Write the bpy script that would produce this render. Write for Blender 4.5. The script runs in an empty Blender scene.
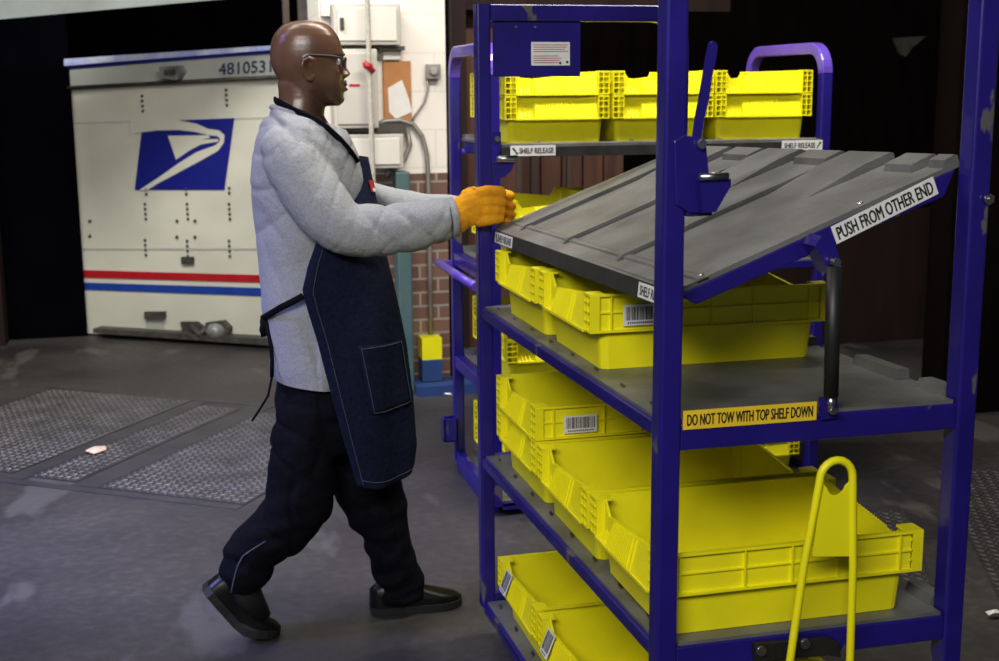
import bpy, bmesh, math, random
from mathutils import Vector, Matrix, noise
random.seed(7)
PI = math.pi
SC = bpy.context.scene
COL = SC.collection

# ------------------------------------------------------------------ camera
YAW, PITCH, ROLL, FPX = .24633, .18617, .007707, 1285.5
CAM = Vector((-.828, -2.1456, 1.6134))
def cam_axes():
    fwd = Vector((math.sin(YAW)*math.cos(PITCH), math.cos(YAW)*math.cos(PITCH), -math.sin(PITCH)))
    r = Vector((math.cos(YAW), -math.sin(YAW), 0)); d = fwd.cross(r)
    return r*math.cos(ROLL)+d*math.sin(ROLL), -r*math.sin(ROLL)+d*math.cos(ROLL), fwd
RX, DX, FX = cam_axes()
cd = bpy.data.cameras.new('camera'); cam = bpy.data.objects.new('camera', cd); COL.objects.link(cam)
cd.sensor_width = 36; cd.lens = FPX/999*36; cd.clip_start = .05; cd.clip_end = 60
cam.matrix_world = Matrix(((RX.x, -DX.x, -FX.x, CAM.x), (RX.y, -DX.y, -FX.y, CAM.y), (RX.z, -DX.z, -FX.z, CAM.z), (0, 0, 0, 1)))
cd.dof.use_dof = True; cd.dof.focus_distance = 3.0; cd.dof.aperture_fstop = 5.6
SC.camera = cam
def ray(px, py): return RX*(px-499.5) + DX*(py-330.5) + FX*FPX
def at(px, py, Y):                     # measured point on the plane y = Y
    d = ray(px, py); return CAM + d*((Y-CAM.y)/d.y)
def onfloor(px, py, z=0):
    d = ray(px, py); return CAM + d*((z-CAM.z)/d.z)

# ------------------------------------------------------------------ light
w = bpy.data.worlds.new('world'); SC.world = w; w.use_nodes = True
w.node_tree.nodes['Background'].inputs[0].default_value = (.75, .82, 1, 1)
w.node_tree.nodes['Background'].inputs[1].default_value = .06
SC.view_settings.view_transform = 'Standard'; SC.view_settings.look = 'None'
SC.view_settings.gamma = 1; SC.view_settings.use_curve_mapping = False
SC.view_settings.exposure = 0.12
def area(name, loc, target, sx, sy, power, col):
    l = bpy.data.lights.new(name, 'AREA'); l.shape = 'RECTANGLE'; l.size = sx; l.size_y = sy; l.energy = power; l.color = col
    o = bpy.data.objects.new(name, l); COL.objects.link(o); o.location = loc
    o.rotation_euler = (Vector(target)-Vector(loc)).to_track_quat('-Z', 'Y').to_euler()
    return o
area('ceiling_light_over_worker', (-1.0, 1.9, 3.9), (-.8, 2.0, 0), .3, 2.4, 42, (1, .96, .90))
area('ceiling_light_over_rear_cart', (.75, 1.6, 3.5), (.75, 3.6, 1.1), 2.2, .3, 105, (1, .94, .84))
area('fill_light_behind_camera', (-2.0, -2.8, 3.2), (-.0, 1.0, .8), 2.4, .8, 140, (1, .97, .93))  # unseen fill, added to brighten the faces turned to the camera
area('ceiling_light_by_truck', (-1.8, 4.0, 3.9), (-.9, 6.6, 1.2), 2.4, .4, 125, (1, .98, .90))
d_ = area('added_blue_floor_light', (-3.4, 1.6, 3.0), (-1.1, 2.6, 0), 1.4, 1.4, 38, (.36, .38, 1)); d_.data.spread = math.radians(60)  # unseen blue area light, added for the bluish patches on the floor

# ------------------------------------------------------------------ materials
def lin(c):
    return tuple(((v/255)/12.92 if v/255 <= .04045 else ((v/255+.055)/1.055)**2.4) for v in c)
def mat(name, c1, c2=None, scale=6, rough=.5, metal=0, bump=0, bscale=None, spec=.5, stretch=(1, 1, 1), contrast=(.35, .65), chips=None, coat=0):
    m = bpy.data.materials.new(name); m.use_nodes = True
    nt = m.node_tree; b = nt.nodes['Principled BSDF']
    b.inputs['Roughness'].default_value = rough; b.inputs['Metallic'].default_value = metal
    b.inputs['Specular IOR Level'].default_value = spec
    b.inputs['Coat Weight'].default_value = coat
    c1 = tuple(c1)+(1,); c2 = tuple(c2)+(1,) if c2 else tuple(v*.8 for v in c1[:3])+(1,)
    tc = nt.nodes.new('ShaderNodeTexCoord'); mp = nt.nodes.new('ShaderNodeMapping'); mp.inputs['Scale'].default_value = stretch
    nt.links.new(tc.outputs['Object'], mp.inputs[0])
    n = nt.nodes.new('ShaderNodeTexNoise'); n.inputs['Scale'].default_value = scale; n.inputs['Detail'].default_value = 6
    nt.links.new(mp.outputs[0], n.inputs['Vector'])
    r = nt.nodes.new('ShaderNodeValToRGB'); r.color_ramp.elements[0].position = contrast[0]; r.color_ramp.elements[1].position = contrast[1]
    r.color_ramp.elements[0].color = c1; r.color_ramp.elements[1].color = c2
    nt.links.new(n.outputs[0], r.inputs[0]); out = r.outputs[0]
    if chips:
        n2 = nt.nodes.new('ShaderNodeTexNoise'); n2.inputs['Scale'].default_value = chips[1]; n2.inputs['Detail'].default_value = 5
        mp2 = nt.nodes.new('ShaderNodeMapping'); mp2.inputs['Scale'].default_value = (1, 1, .45); nt.links.new(tc.outputs['Object'], mp2.inputs[0])
        nt.links.new(mp2.outputs[0], n2.inputs['Vector'])
        r2 = nt.nodes.new('ShaderNodeValToRGB'); r2.color_ramp.elements[0].position = chips[2]; r2.color_ramp.elements[1].position = chips[2]+.015
        nt.links.new(n2.outputs[0], r2.inputs[0])
        mx = nt.nodes.new('ShaderNodeMix'); mx.data_type = 'RGBA'; mx.inputs['B'].default_value = tuple(chips[0])+(1,)
        nt.links.new(r2.outputs[0], mx.inputs['Factor']); nt.links.new(out, mx.inputs['A']); out = mx.outputs['Result']
    nt.links.new(out, b.inputs['Base Color'])
    if bump:
        n3 = nt.nodes.new('ShaderNodeTexNoise'); n3.inputs['Scale'].default_value = bscale or scale*4; n3.inputs['Detail'].default_value = 4
        nt.links.new(mp.outputs[0], n3.inputs['Vector'])
        bp = nt.nodes.new('ShaderNodeBump'); bp.inputs['Strength'].default_value = bump; bp.inputs['Distance'].default_value = .01
        nt.links.new(n3.outputs[0], bp.inputs['Height']); nt.links.new(bp.outputs[0], b.inputs['Normal'])
    return m
M = {}
M['blue'] = mat('blue_paint', (.011, .006, .135), (.015, .008, .18), 5, .32, chips=((.10, .09, .09), 8, .630), bump=.08, bscale=30, coat=.2)
M['lit_blue'] = mat('lit_blue_paint', (.13, .07, .46), (.09, .045, .38), 5, .28, chips=((.10, .09, .09), 6, .67), coat=.3)  # the blue cart paint again, lightened to violet as if brightly lit
M['yellow'] = mat('yellow_plastic', (.88, .81, .006), (.70, .63, .010), 5, .42, contrast=(.42, .85), bump=.04)
M['yellow_paint'] = mat('yellow_paint', (.86, .80, .006), (.80, .74, .006), 5, .4)
M['deck'] = mat('grey_black_plastic', (.15, .15, .145), (.085, .085, .082), 7, .42, bump=.15, bscale=60, stretch=(1, 1, 1))
M['deck_edge'] = mat('black_plastic', (.03, .03, .03), (.018, .018, .018), 20, .45)
M['black'] = mat('black_rubber', (.008, .008, .008), (.012, .012, .012), 20, .5)
M['steel'] = mat('zinc_steel', (.55, .56, .58), (.4, .4, .42), 20, .3, metal=1)
M['grey_wheel'] = mat('grey_wheel', (.28, .29, .31), (.2, .2, .22), 20, .5)
M['white'] = mat('white_label', (.78, .78, .76), (.70, .70, .68), 30, .5)
M['ink'] = mat('black_ink', (.012, .012, .012), None, 30, .5)
M['redink'] = mat('dull_red_ink', (.45, .12, .10), None, 30, .5)
M['label_yellow'] = mat('yellow_label', (.80, .55, .02), (.72, .5, .02), 20, .5)
M['skin'] = mat('brown_skin', (.145, .074, .046), (.105, .052, .032), 12, .29, bump=.05, bscale=120, spec=.55)
M['skin'].node_tree.nodes['Principled BSDF'].inputs['Subsurface Weight'].default_value = .08
M['skin'].node_tree.nodes['Principled BSDF'].inputs['Subsurface Radius'].default_value = (.01, .004, .002)
def stubble():
    nt = M['skin'].node_tree; b = nt.nodes['Principled BSDF']; src = b.inputs['Base Color'].links[0].from_socket
    tc = nt.nodes.new('ShaderNodeTexCoord'); sp = nt.nodes.new('ShaderNodeSeparateXYZ'); nt.links.new(tc.outputs['Object'], sp.inputs[0])
    def mr(sock, a, b_):
        n = nt.nodes.new('ShaderNodeMapRange'); n.interpolation_type = 'SMOOTHSTEP'; n.inputs['From Min'].default_value = a; n.inputs['From Max'].default_value = b_; nt.links.new(sock, n.inputs[0]); return n.outputs[0]
    p = at(306, 74, 1.62); q = at(318, 84, 1.62); lo = at(330, 110, 1.62)
    m = nt.nodes.new('ShaderNodeMath'); m.operation = 'MULTIPLY'
    nt.links.new(mr(sp.outputs['X'], p.x-.012, p.x+.02), m.inputs[0]); nt.links.new(mr(sp.outputs['Z'], q.z+.03, q.z-.02), m.inputs[1])
    m2 = nt.nodes.new('ShaderNodeMath'); m2.operation = 'MULTIPLY'; m2.inputs[1].default_value = .62; nt.links.new(m.outputs[0], m2.inputs[0])
    mx = nt.nodes.new('ShaderNodeMix'); mx.data_type = 'RGBA'; mx.inputs['B'].default_value = (.022, .013, .010, 1)
    nt.links.new(m2.outputs[0], mx.inputs['Factor']); nt.links.new(src, mx.inputs['A']); nt.links.new(mx.outputs['Result'], b.inputs['Base Color'])
stubble()
M['shirt'] = mat('grey_heather_cotton', (.265, .275, .29), (.33, .34, .36), 200, .9, bump=.3, bscale=60, spec=.15)
M['denim'] = mat('dark_denim', (.0040, .0062, .020), (.0075, .0105, .031), 90, .85, bump=.4, bscale=30, spec=.12)
M['trouser'] = mat('dark_navy_twill', (.0030, .0032, .0055), (.0048, .005, .0085), 60, .85, bump=.2, bscale=25, spec=.08)
M['stitch'] = mat('stitching_thread', (.075, .085, .12), None, 90, .8)
M['glove'] = mat('yellow_work_glove', (.80, .36, .012), (.68, .28, .010), 24, .8, bump=.3, bscale=160, spec=.2)
M['leather'] = mat('black_shoe_leather', (.003, .003, .0035), (.006, .006, .006), 20, .34, spec=.22)
M['sole'] = mat('black_rubber_sole', (.009, .0085, .009), None, 20, .6)
M['lens'] = bpy.data.materials.new('glass_lens'); M['lens'].use_nodes = True
_b = M['lens'].node_tree.nodes['Principled BSDF']; _b.inputs['Transmission Weight'].default_value = 1; _b.inputs['Roughness'].default_value = .02; _b.inputs['IOR'].default_value = 1.2; _b.inputs['Base Color'].default_value = (.9, .92, .92, 1)
M['eyewhite'] = mat('eye_white', (.6, .55, .5), None, 20, .2)
M['truck'] = mat('cream_white_truck_paint', (.62, .61, .52), (.54, .53, .45), 2.2, .45, stretch=(1, 1, 1.5), bump=.03)
M['truck_header'] = mat('grey_white_truck_paint', (.45, .46, .42), (.36, .37, .34), 3, .45)
M['truck_rail'] = mat('rail_daylight_reflection', (.75, .78, .95), (.30, .36, .75), 7, .25, stretch=(1, 1, 1))  # bluish white is a daylight reflection put into the rail colour
M['navy'] = mat('navy_decal', (.006, .010, .20), (.008, .012, .18), 10, .4)
M['number'] = mat('slate_blue_decal', (.03, .05, .15), None, 10, .4)
M['dock_grey'] = mat('grey_green_enamel', (.17, .19, .19), (.12, .135, .13), 4, .5)
M['red'] = mat('red_decal', (.42, .010, .018), None, 10, .4)
M['midblue'] = mat('blue_decal', (.012, .05, .33), None, 10, .4)
M['grime'] = mat('dark_grime_metal', (.07, .06, .05), (.03, .028, .025), 20, .6)
M['amber'] = mat('grey_lamp_lens', (.22, .22, .22), (.1, .1, .1), 12, .3)
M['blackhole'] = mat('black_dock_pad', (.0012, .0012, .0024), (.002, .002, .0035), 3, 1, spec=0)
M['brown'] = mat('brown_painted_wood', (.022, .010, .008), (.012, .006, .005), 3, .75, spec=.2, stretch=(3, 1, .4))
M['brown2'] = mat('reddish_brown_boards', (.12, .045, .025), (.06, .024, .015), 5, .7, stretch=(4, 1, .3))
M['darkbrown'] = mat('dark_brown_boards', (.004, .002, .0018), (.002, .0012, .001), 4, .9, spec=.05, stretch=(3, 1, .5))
M['tan'] = mat('tan_frame', (.07, .048, .038), (.05, .034, .027), 5, .7)
M['teal'] = mat('teal_chipped_paint', (.045, .11, .12), (.07, .13, .12), 8, .55, chips=((.18, .09, .07), 6, .66))
M['panel'] = mat('beige_white_enamel', (.74, .71, .65), (.68, .65, .59), 3, .45)
M['panel_grey'] = mat('warm_grey_enamel', (.56, .53, .48), (.50, .47, .43), 3, .45)
M['bluep'] = mat('blue_floor_paint', (.02, .06, .20), (.02, .05, .14), 6, .5)
M['conduit'] = mat('grey_conduit', (.33, .31, .28), None, 10, .4, metal=.4)
M['cork'] = mat('orange_brown_board', (.50, .22, .08), (.40, .17, .06), 9, .8)
M['paper'] = mat('white_paper', (.80, .79, .75), (.7, .69, .66), 9, .8)
M['rope'] = mat('off_white_rope', (.52, .49, .42), (.4, .38, .33), 60, .9)
M['orange'] = mat('orange_cloth', (.42, .19, .03), (.3, .13, .02), 9, .8)
M['plate'] = mat('worn_highlit_tread_steel', (.25, .24, .24), (.13, .125, .12), 7, .38, metal=.5)  # worn steel, lightened further so metal highlights sit in the colour
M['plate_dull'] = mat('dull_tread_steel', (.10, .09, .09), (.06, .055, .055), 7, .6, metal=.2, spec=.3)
M['plate_base'] = mat('worn_tread_steel_ground', (.055, .052, .052), (.035, .034, .035), 7, .45, metal=.3)
M['plate_frame'] = mat('dull_steel_edge', (.060, .057, .058), (.040, .038, .04), 6, .5, metal=.3)
M['clear'] = mat('clear_blue_film', (.45, .5, .75), (.25, .3, .6), 20, .15)

# floor: dark worn concrete
def floor_mat():
    m = bpy.data.materials.new('dark_worn_concrete'); m.use_nodes = True; nt = m.node_tree; b = nt.nodes['Principled BSDF']
    tc = nt.nodes.new('ShaderNodeTexCoord')
    def nz(s, d, lo, hi, c1, c2, st=(1, 1, 1)):
        mp = nt.nodes.new('ShaderNodeMapping'); mp.inputs['Scale'].default_value = st; nt.links.new(tc.outputs['Object'], mp.inputs[0])
        n = nt.nodes.new('ShaderNodeTexNoise'); n.inputs['Scale'].default_value = s; n.inputs['Detail'].default_value = d; nt.links.new(mp.outputs[0], n.inputs['Vector'])
        r = nt.nodes.new('ShaderNodeValToRGB'); r.color_ramp.elements[0].position = lo; r.color_ramp.elements[1].position = hi
        r.color_ramp.elements[0].color = (*c1, 1); r.color_ramp.elements[1].color = (*c2, 1); nt.links.new(n.outputs[0], r.inputs[0]); return n, r
    n1, a = nz(1.3, 8, .35, .7, (.024, .022, .025), (.062, .057, .053))
    n2, s = nz(26, 6, .45, .75, (.75, .75, .75), (1.25, 1.22, 1.15))
    mx = nt.nodes.new('ShaderNodeMix'); mx.data_type = 'RGBA'; mx.blend_type = 'MULTIPLY'; mx.inputs['Factor'].default_value = 1
    nt.links.new(a.outputs[0], mx.inputs['A']); nt.links.new(s.outputs[0], mx.inputs['B'])
    n3, l = nz(3, 9, .60, .64, (0, 0, 0), (1, 1, 1), (1, .35, 1))
    mx2 = nt.nodes.new('ShaderNodeMix'); mx2.data_type = 'RGBA'; mx2.inputs['B'].default_value = (.12, .115, .105, 1)
    ml = nt.nodes.new('ShaderNodeMath'); ml.operation = 'MULTIPLY'; ml.inputs[1].default_value = .45; nt.links.new(l.outputs[0], ml.inputs[0])
    nt.links.new(ml.outputs[0], mx2.inputs['Factor']); nt.links.new(mx.outputs['Result'], mx2.inputs['A']); nt.links.new(mx2.outputs['Result'], b.inputs['Base Color'])
    rr = nt.nodes.new('ShaderNodeMapRange'); rr.inputs['To Min'].default_value = .38; rr.inputs['To Max'].default_value = .7; nt.links.new(n1.outputs[0], rr.inputs[0]); nt.links.new(rr.outputs[0], b.inputs['Roughness'])
    bp = nt.nodes.new('ShaderNodeBump'); bp.inputs['Strength'].default_value = .25; bp.inputs['Distance'].default_value = .01; nt.links.new(n2.outputs[0], bp.inputs['Height']); nt.links.new(bp.outputs[0], b.inputs['Normal'])
    return m
M['floor'] = floor_mat()
# wall: painted block above, red brick below
def wall_mat():
    m = bpy.data.materials.new('painted_block_over_brick'); m.use_nodes = True; nt = m.node_tree; b = nt.nodes['Principled BSDF']; b.inputs['Roughness'].default_value = .7
    tc = nt.nodes.new('ShaderNodeTexCoord'); sp = nt.nodes.new('ShaderNodeSeparateXYZ'); cb = nt.nodes.new('ShaderNodeCombineXYZ')
    nt.links.new(tc.outputs['Object'], sp.inputs[0]); sm = nt.nodes.new('ShaderNodeMath'); sm.operation = 'ADD'; nt.links.new(sp.outputs['X'], sm.inputs[0]); nt.links.new(sp.outputs['Y'], sm.inputs[1]); nt.links.new(sm.outputs[0], cb.inputs['X']); nt.links.new(sp.outputs['Z'], cb.inputs['Y'])
    def brick(w_, h_, mo, c1, c2, cm):
        n = nt.nodes.new('ShaderNodeTexBrick'); n.inputs['Scale'].default_value = 1; n.inputs['Brick Width'].default_value = w_; n.inputs['Row Height'].default_value = h_; n.inputs['Mortar Size'].default_value = mo
        n.inputs['Color1'].default_value = (*c1, 1); n.inputs['Color2'].default_value = (*c2, 1); n.inputs['Mortar'].default_value = (*cm, 1); nt.links.new(cb.outputs[0], n.inputs['Vector']); return n
    up = brick(.40, .20, .006, (.80, .75, .68), (.84, .79, .72), (.74, .69, .62)); lo = brick(.20, .075, .006, (.13, .06, .045), (.20, .11, .08), (.30, .27, .23))
    mt = nt.nodes.new('ShaderNodeMath'); mt.operation = 'GREATER_THAN'; mt.inputs[1].default_value = 1.17; nt.links.new(sp.outputs['Z'], mt.inputs[0])
    mx = nt.nodes.new('ShaderNodeMix'); mx.data_type = 'RGBA'; nt.links.new(mt.outputs[0], mx.inputs['Factor']); nt.links.new(lo.outputs[0], mx.inputs['A']); nt.links.new(up.outputs[0], mx.inputs['B'])
    nt.links.new(mx.outputs['Result'], b.inputs['Base Color'])
    return m
M['wall'] = wall_mat()

# ------------------------------------------------------------------ mesh helpers
class MB:
    def __init__(s): s.v = []; s.f = []; s.m = []; s.sm = []; s.tf = None
    def add(s, vs, fs, mi=0, smooth=False):
        o = len(s.v); s.v += [Vector(v) for v in vs]
        for f in fs: s.f.append([o+i for i in f]); s.m.append(mi); s.sm.append(smooth)
    def box(s, x0, y0, z0, x1, y1, z1, mi=0):
        s.hexa([(x0, y0, z0), (x1, y0, z0), (x1, y1, z0), (x0, y1, z0), (x0, y0, z1), (x1, y0, z1), (x1, y1, z1), (x0, y1, z1)], mi)
    def hexa(s, p, mi=0): s.add(p, [(3, 2, 1, 0), (4, 5, 6, 7), (0, 1, 5, 4), (1, 2, 6, 5), (2, 3, 7, 6), (3, 0, 4, 7)], mi)
    def prism(s, poly, d, mi=0):          # poly: coplanar points, extruded by vector d
        n = len(poly); d = Vector(d); a = [Vector(p) for p in poly]
        s.add(a+[p+d for p in a], [list(range(n))[::-1], list(range(n, 2*n))]+[[i, (i+1) % n, n+(i+1) % n, n+i] for i in range(n)], mi)
    def tube(s, pts, r, n=10, mi=0, cap=True, prof=None, up=None, smooth=True):
        pts = [Vector(p) for p in pts]; k = len(pts); rs = r if isinstance(r, (list, tuple)) else [r]*k
        tang = []
        for i in range(k):
            t = (pts[min(i+1, k-1)]-pts[max(i-1, 0)]); tang.append(t.normalized())
        u = Vector(up) if up else (Vector((0, 0, 1)) if abs(tang[0].z) < .9 else Vector((1, 0, 0)))
        vs = []; o = 0
        for i in range(k):
            t = tang[i]; u = (u-t*u.dot(t)); u = u.normalized() if u.length > 1e-6 else t.orthogonal().normalized(); v = t.cross(u)
            if prof:
                for a, b in prof: vs.append(pts[i]+(u*a+v*b)*rs[i])
            else:
                ra = rs[i] if isinstance(rs[i], tuple) else (rs[i], rs[i])
                for j in range(n): q = 2*PI*j/n; vs.append(pts[i]+u*math.cos(q)*ra[0]+v*math.sin(q)*ra[1])
        n = len(prof) if prof else n
        fs = [[i*n+j, i*n+(j+1) % n, (i+1)*n+(j+1) % n, (i+1)*n+j] for i in range(k-1) for j in range(n)]
        s.add(vs, fs, mi, smooth)
        if cap: s.add(vs[:n], [list(range(n))[::-1]], mi); s.add(vs[-n:], [list(range(n))], mi)
    def cyl(s, a, b, r, n=16, mi=0): s.tube([a, b], r, n, mi)
    def ball(s, c, r, n=14, mi=0):
        c = Vector(c); r = r if isinstance(r, tuple) else (r, r, r); vs = []; h = n//2
        for i in range(h+1):
            for j in range(n): a = PI*i/h; q = 2*PI*j/n; vs.append(c+Vector((math.sin(a)*math.cos(q)*r[0], math.sin(a)*math.sin(q)*r[1], math.cos(a)*r[2])))
        s.add(vs, [[i*n+j, (i+1)*n+j, (i+1)*n+(j+1) % n, i*n+(j+1) % n] for i in range(h) for j in range(n)], mi, True)
    def mesh(s, name, mats, tf=None, bevel=0, merge=True):
        me = bpy.data.meshes.new(name); vs = [tf(v) if tf else v for v in s.v]
        me.from_pydata(vs, [], s.f)
        for m in mats: me.materials.append(m)
        me.polygons.foreach_set('material_index', s.m); me.polygons.foreach_set('use_smooth', s.sm)
        bm = bmesh.new(); bm.from_mesh(me)
        if merge: bmesh.ops.remove_doubles(bm, verts=bm.verts, dist=1e-5)
        bmesh.ops.recalc_face_normals(bm, faces=bm.faces)
        bm.to_mesh(me); bm.free(); me.update()
        return me
    def build(s, name, mats, parent=None, tf=None, bevel=0):
        if not isinstance(mats, (list, tuple)): mats = [mats]
        o = bpy.data.objects.new(name, s.mesh(name, mats, tf)); COL.objects.link(o)
        if parent: o.parent = parent
        if bevel:
            b = o.modifiers.new('bevel', 'BEVEL'); b.width = bevel; b.segments = 2; b.limit_method = 'ANGLE'; b.angle_limit = math.radians(40)
        return o
def tag(o, label=None, cat=None, group=None, kind=None):
    if label: o['label'] = label
    if cat: o['category'] = cat
    if group: o['group'] = group
    if kind: o['kind'] = kind
    return o
def empty(name, loc=(0, 0, 0), rz=0):
    o = bpy.data.objects.new(name, None); COL.objects.link(o); o.location = loc; o.rotation_euler = (0, 0, rz); o.empty_display_size = .1; return o
def copy_tree(o, parent=None):
    c = o.copy(); COL.objects.link(c)
    if parent: c.parent = parent
    for ch in list(o.children): copy_tree(ch, c)
    return c
def rsq(w, h, r=.2, k=3):               # rounded rectangle profile (half sizes 1)
    out = []
    for cx, cy, a0 in ((1, 1, 0), (-1, 1, 90), (-1, -1, 180), (1, -1, 270)):
        for i in range(k+1): a = math.radians(a0+90*i/k); out.append((w*(cx*(1-r)+r*math.cos(a)), h*(cy*(1-r)+r*math.sin(a))))
    return out
_fontcache = {}
def text_geo(txt, size, xs=.62, bold=.012):
    c = bpy.data.curves.new('t', 'FONT'); c.body = txt; c.size = size; c.offset = bold*size; c.align_x = 'CENTER'; c.align_y = 'CENTER'
    c.resolution_u = 3
    o = bpy.data.objects.new('t', c); COL.objects.link(o)
    dg = bpy.context.evaluated_depsgraph_get(); dg.update()
    me = bpy.data.meshes.new_from_object(o.evaluated_get(dg))
    vs = [Vector((v.co.x*xs, v.co.y, 0)) for v in me.vertices]; fs = [list(p.vertices) for p in me.polygons]
    COL.objects.unlink(o); bpy.data.objects.remove(o); bpy.data.curves.remove(c); bpy.data.meshes.remove(me)
    return vs, fs
def fit_text(txt, width, height, bold=.012):
    vs, fs = text_geo(txt, 1, 1, bold)
    x0 = min(v.x for v in vs); x1 = max(v.x for v in vs); y0 = min(v.y for v in vs); y1 = max(v.y for v in vs)
    return [Vector(((v.x-(x0+x1)/2)/(x1-x0)*width, (v.y-(y0+y1)/2)/(y1-y0)*height, 0)) for v in vs], fs
def sticker(name, o, ex, ey, w_, h_, parts, parent, base='white', tf=None, rim=None, label=None):
    """flat sticker: centre o, in-plane axes ex, ey; parts = (text, cx, cy, width, height)"""
    ex = Vector(ex).normalized(); ey = Vector(ey).normalized(); nz = ex.cross(ey); o = Vector(o); mb = MB()
    P = lambda x, y, z: o+ex*x+ey*y+nz*z
    mb.hexa([P(-w_/2, -h_/2, 0), P(w_/2, -h_/2, 0), P(w_/2, h_/2, 0), P(-w_/2, h_/2, 0), P(-w_/2, -h_/2, .0012), P(w_/2, -h_/2, .0012), P(w_/2, h_/2, .0012), P(-w_/2, h_/2, .0012)])
    for it in parts:
        if it[0] == 'BAR':
            _, x0, y0, x1, y1 = it; mb.add([P(x0, y0, .0018), P(x1, y0, .0018), P(x1, y1, .0018), P(x0, y1, .0018)], [(0, 1, 2, 3)], 1)
        elif it[0] == 'POLY': mb.add([P(x, y, .0018) for x, y in it[1]], [list(range(len(it[1])))], 1)
        else:
            vs, fs = fit_text(it[0], it[3], it[4], 0); h_ = it[4]
            for dx, dy, dz in ((-.030, 0, 0), (.030, 0, .0001), (0, .018, .0002), (0, -.018, .0003)): mb.add([P(v.x+it[1]+dx*h_, v.y+it[2]+dy*h_, .0018+dz) for v in vs], fs, 1)
    ob = mb.build(name, [M[base], M['ink']], parent, tf)
    if label: ob['label'] = label
    return ob
def barcode(w_, h_, seed=1):
    r = random.Random(seed); x = -w_/2+.006; out = []
    while x < w_/2-.007:
        b = r.choice((.0010, .0016, .0024)); out.append(('BAR', x, -h_/2+.012, x+b, h_/2-.005)); x += b+r.choice((.0012, .0018, .0022))
    x = -w_/2+.01
    while x < w_/2-.012: out.append(('BAR', x, -h_/2+.004, x+.003, -h_/2+.008)); x += .005
    return out

# ------------------------------------------------------------------ setting
mb = MB(); mb.box(-6, -4, -.1, 8, 12, 0); tag(mb.build('floor', M['floor']), kind='structure')
mb = MB(); mb.box(-6, -4, 4.3, 8, 9, 4.4); tag(mb.build('ceiling', M['brown']), kind='structure')
mb = MB(); mb.box(0, 0, 0, .66, .55, 4.3); o = mb.build('wall_pillar', M['wall']); o.location = (-.06, 4.66, 0); tag(o, kind='structure')
# dark trailer opening to the right of the pillar
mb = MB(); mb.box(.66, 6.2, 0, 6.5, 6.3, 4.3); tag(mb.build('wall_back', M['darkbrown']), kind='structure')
mb = MB()
for i in range(8): mb.box(.75+i*.13, 5.16, 0, .75+i*.13+.118, 5.2, 1.36+.0*(i % 2), 0)
tag(mb.build('wall_boards', M['brown2']), kind='structure')
mb = MB(); mb.box(1.9, 5.1, 0, 5.2, 5.16, .85); tag(mb.build('wall_right_boards', M['brown']), kind='structure')  # same plank wall as wall_boards, its shade put in as darker brown
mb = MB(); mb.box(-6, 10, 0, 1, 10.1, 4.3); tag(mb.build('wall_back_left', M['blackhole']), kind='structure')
# brown jamb beside pillar
mb = MB(); mb.box(.62, 4.60, 0, .70, 4.8, 4.2); mb.box(.70, 4.62, 2.02, 2.2, 4.76, 2.10); tag(mb.build('door_1', M['brown']), kind='structure')
mb = MB(); mb.box(.72, 4.80, 0, 1.02, 4.84, 2.02); tag(mb.build('trim_door_leaf', M['brown2']), kind='structure')
mb = MB(); mb.box(1.02, 4.79, 0, 1.05, 4.85, 2.02); mb.box(1.20, 5.13, 0, 1.24, 5.16, 1.4); mb.box(1.42, 5.13, 0, 1.445, 5.16, 1.4); tag(mb.build('trim_1', M['tan']), kind='structure')
p = at(944, 200, 3.63); mb = MB(); mb.box(p.x-.03, 3.63, 0, p.x+.25, 3.70, 3.2); tag(mb.build('trim_dark_post', M['darkbrown']), kind='structure')
# right end: board edge
p = at(988, 0, 3.3); mb = MB(); mb.box(p.x-.01, 3.3, .05, p.x+.03, 3.5, 3.2, 1); mb.box(p.x-.10, 3.34, 0, p.x-.01, 3.5, 3.2, 0); mb.box(p.x+.03, 3.32, 0, p.x+.9, 3.5, 3.2, 0)
tag(mb.build('wall_right', [M['darkbrown'], M['brown']]), kind='structure')
# left: black dock pads, brown wall edge
a = at(12, 336, 6.9); b_ = at(86, 335, 6.9)
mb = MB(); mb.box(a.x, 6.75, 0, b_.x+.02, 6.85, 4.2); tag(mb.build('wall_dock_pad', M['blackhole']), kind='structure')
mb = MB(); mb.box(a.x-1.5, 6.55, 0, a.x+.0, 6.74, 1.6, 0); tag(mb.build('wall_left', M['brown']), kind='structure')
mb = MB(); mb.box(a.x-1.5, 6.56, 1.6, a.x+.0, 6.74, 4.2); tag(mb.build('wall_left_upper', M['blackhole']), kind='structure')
# raised overhead door edge at top left
q0 = at(-30, 22, 5.6); q1 = at(225, -1, 5.6)
mb = MB(); mb.hexa([q0, q1, q1+Vector((0, .35, .06)), q0+Vector((0, .35, .06)), q0+Vector((0, 0, .16)), q1+Vector((0, 0, .16)), q1+Vector((0, .35, .3)), q0+Vector((0, .35, .3))])
tag(mb.build('trim_overhead_door', M['dock_grey']), kind='structure')
# posts between truck bay and pillar
for i, (x0, x1, m_) in enumerate(((283, 289, 'tan'), (298, 309, 'grime'), (310, 321, 'tan'))):
    p0 = at(x0, 5, 5.3); p1 = at(x1, 5, 5.3); mb = MB(); mb.box(p0.x, 5.3, 0, p1.x, 5.36, 4.3)
    tag(mb.build('trim_%d' % (i+2), M[m_]), kind='structure')

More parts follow.
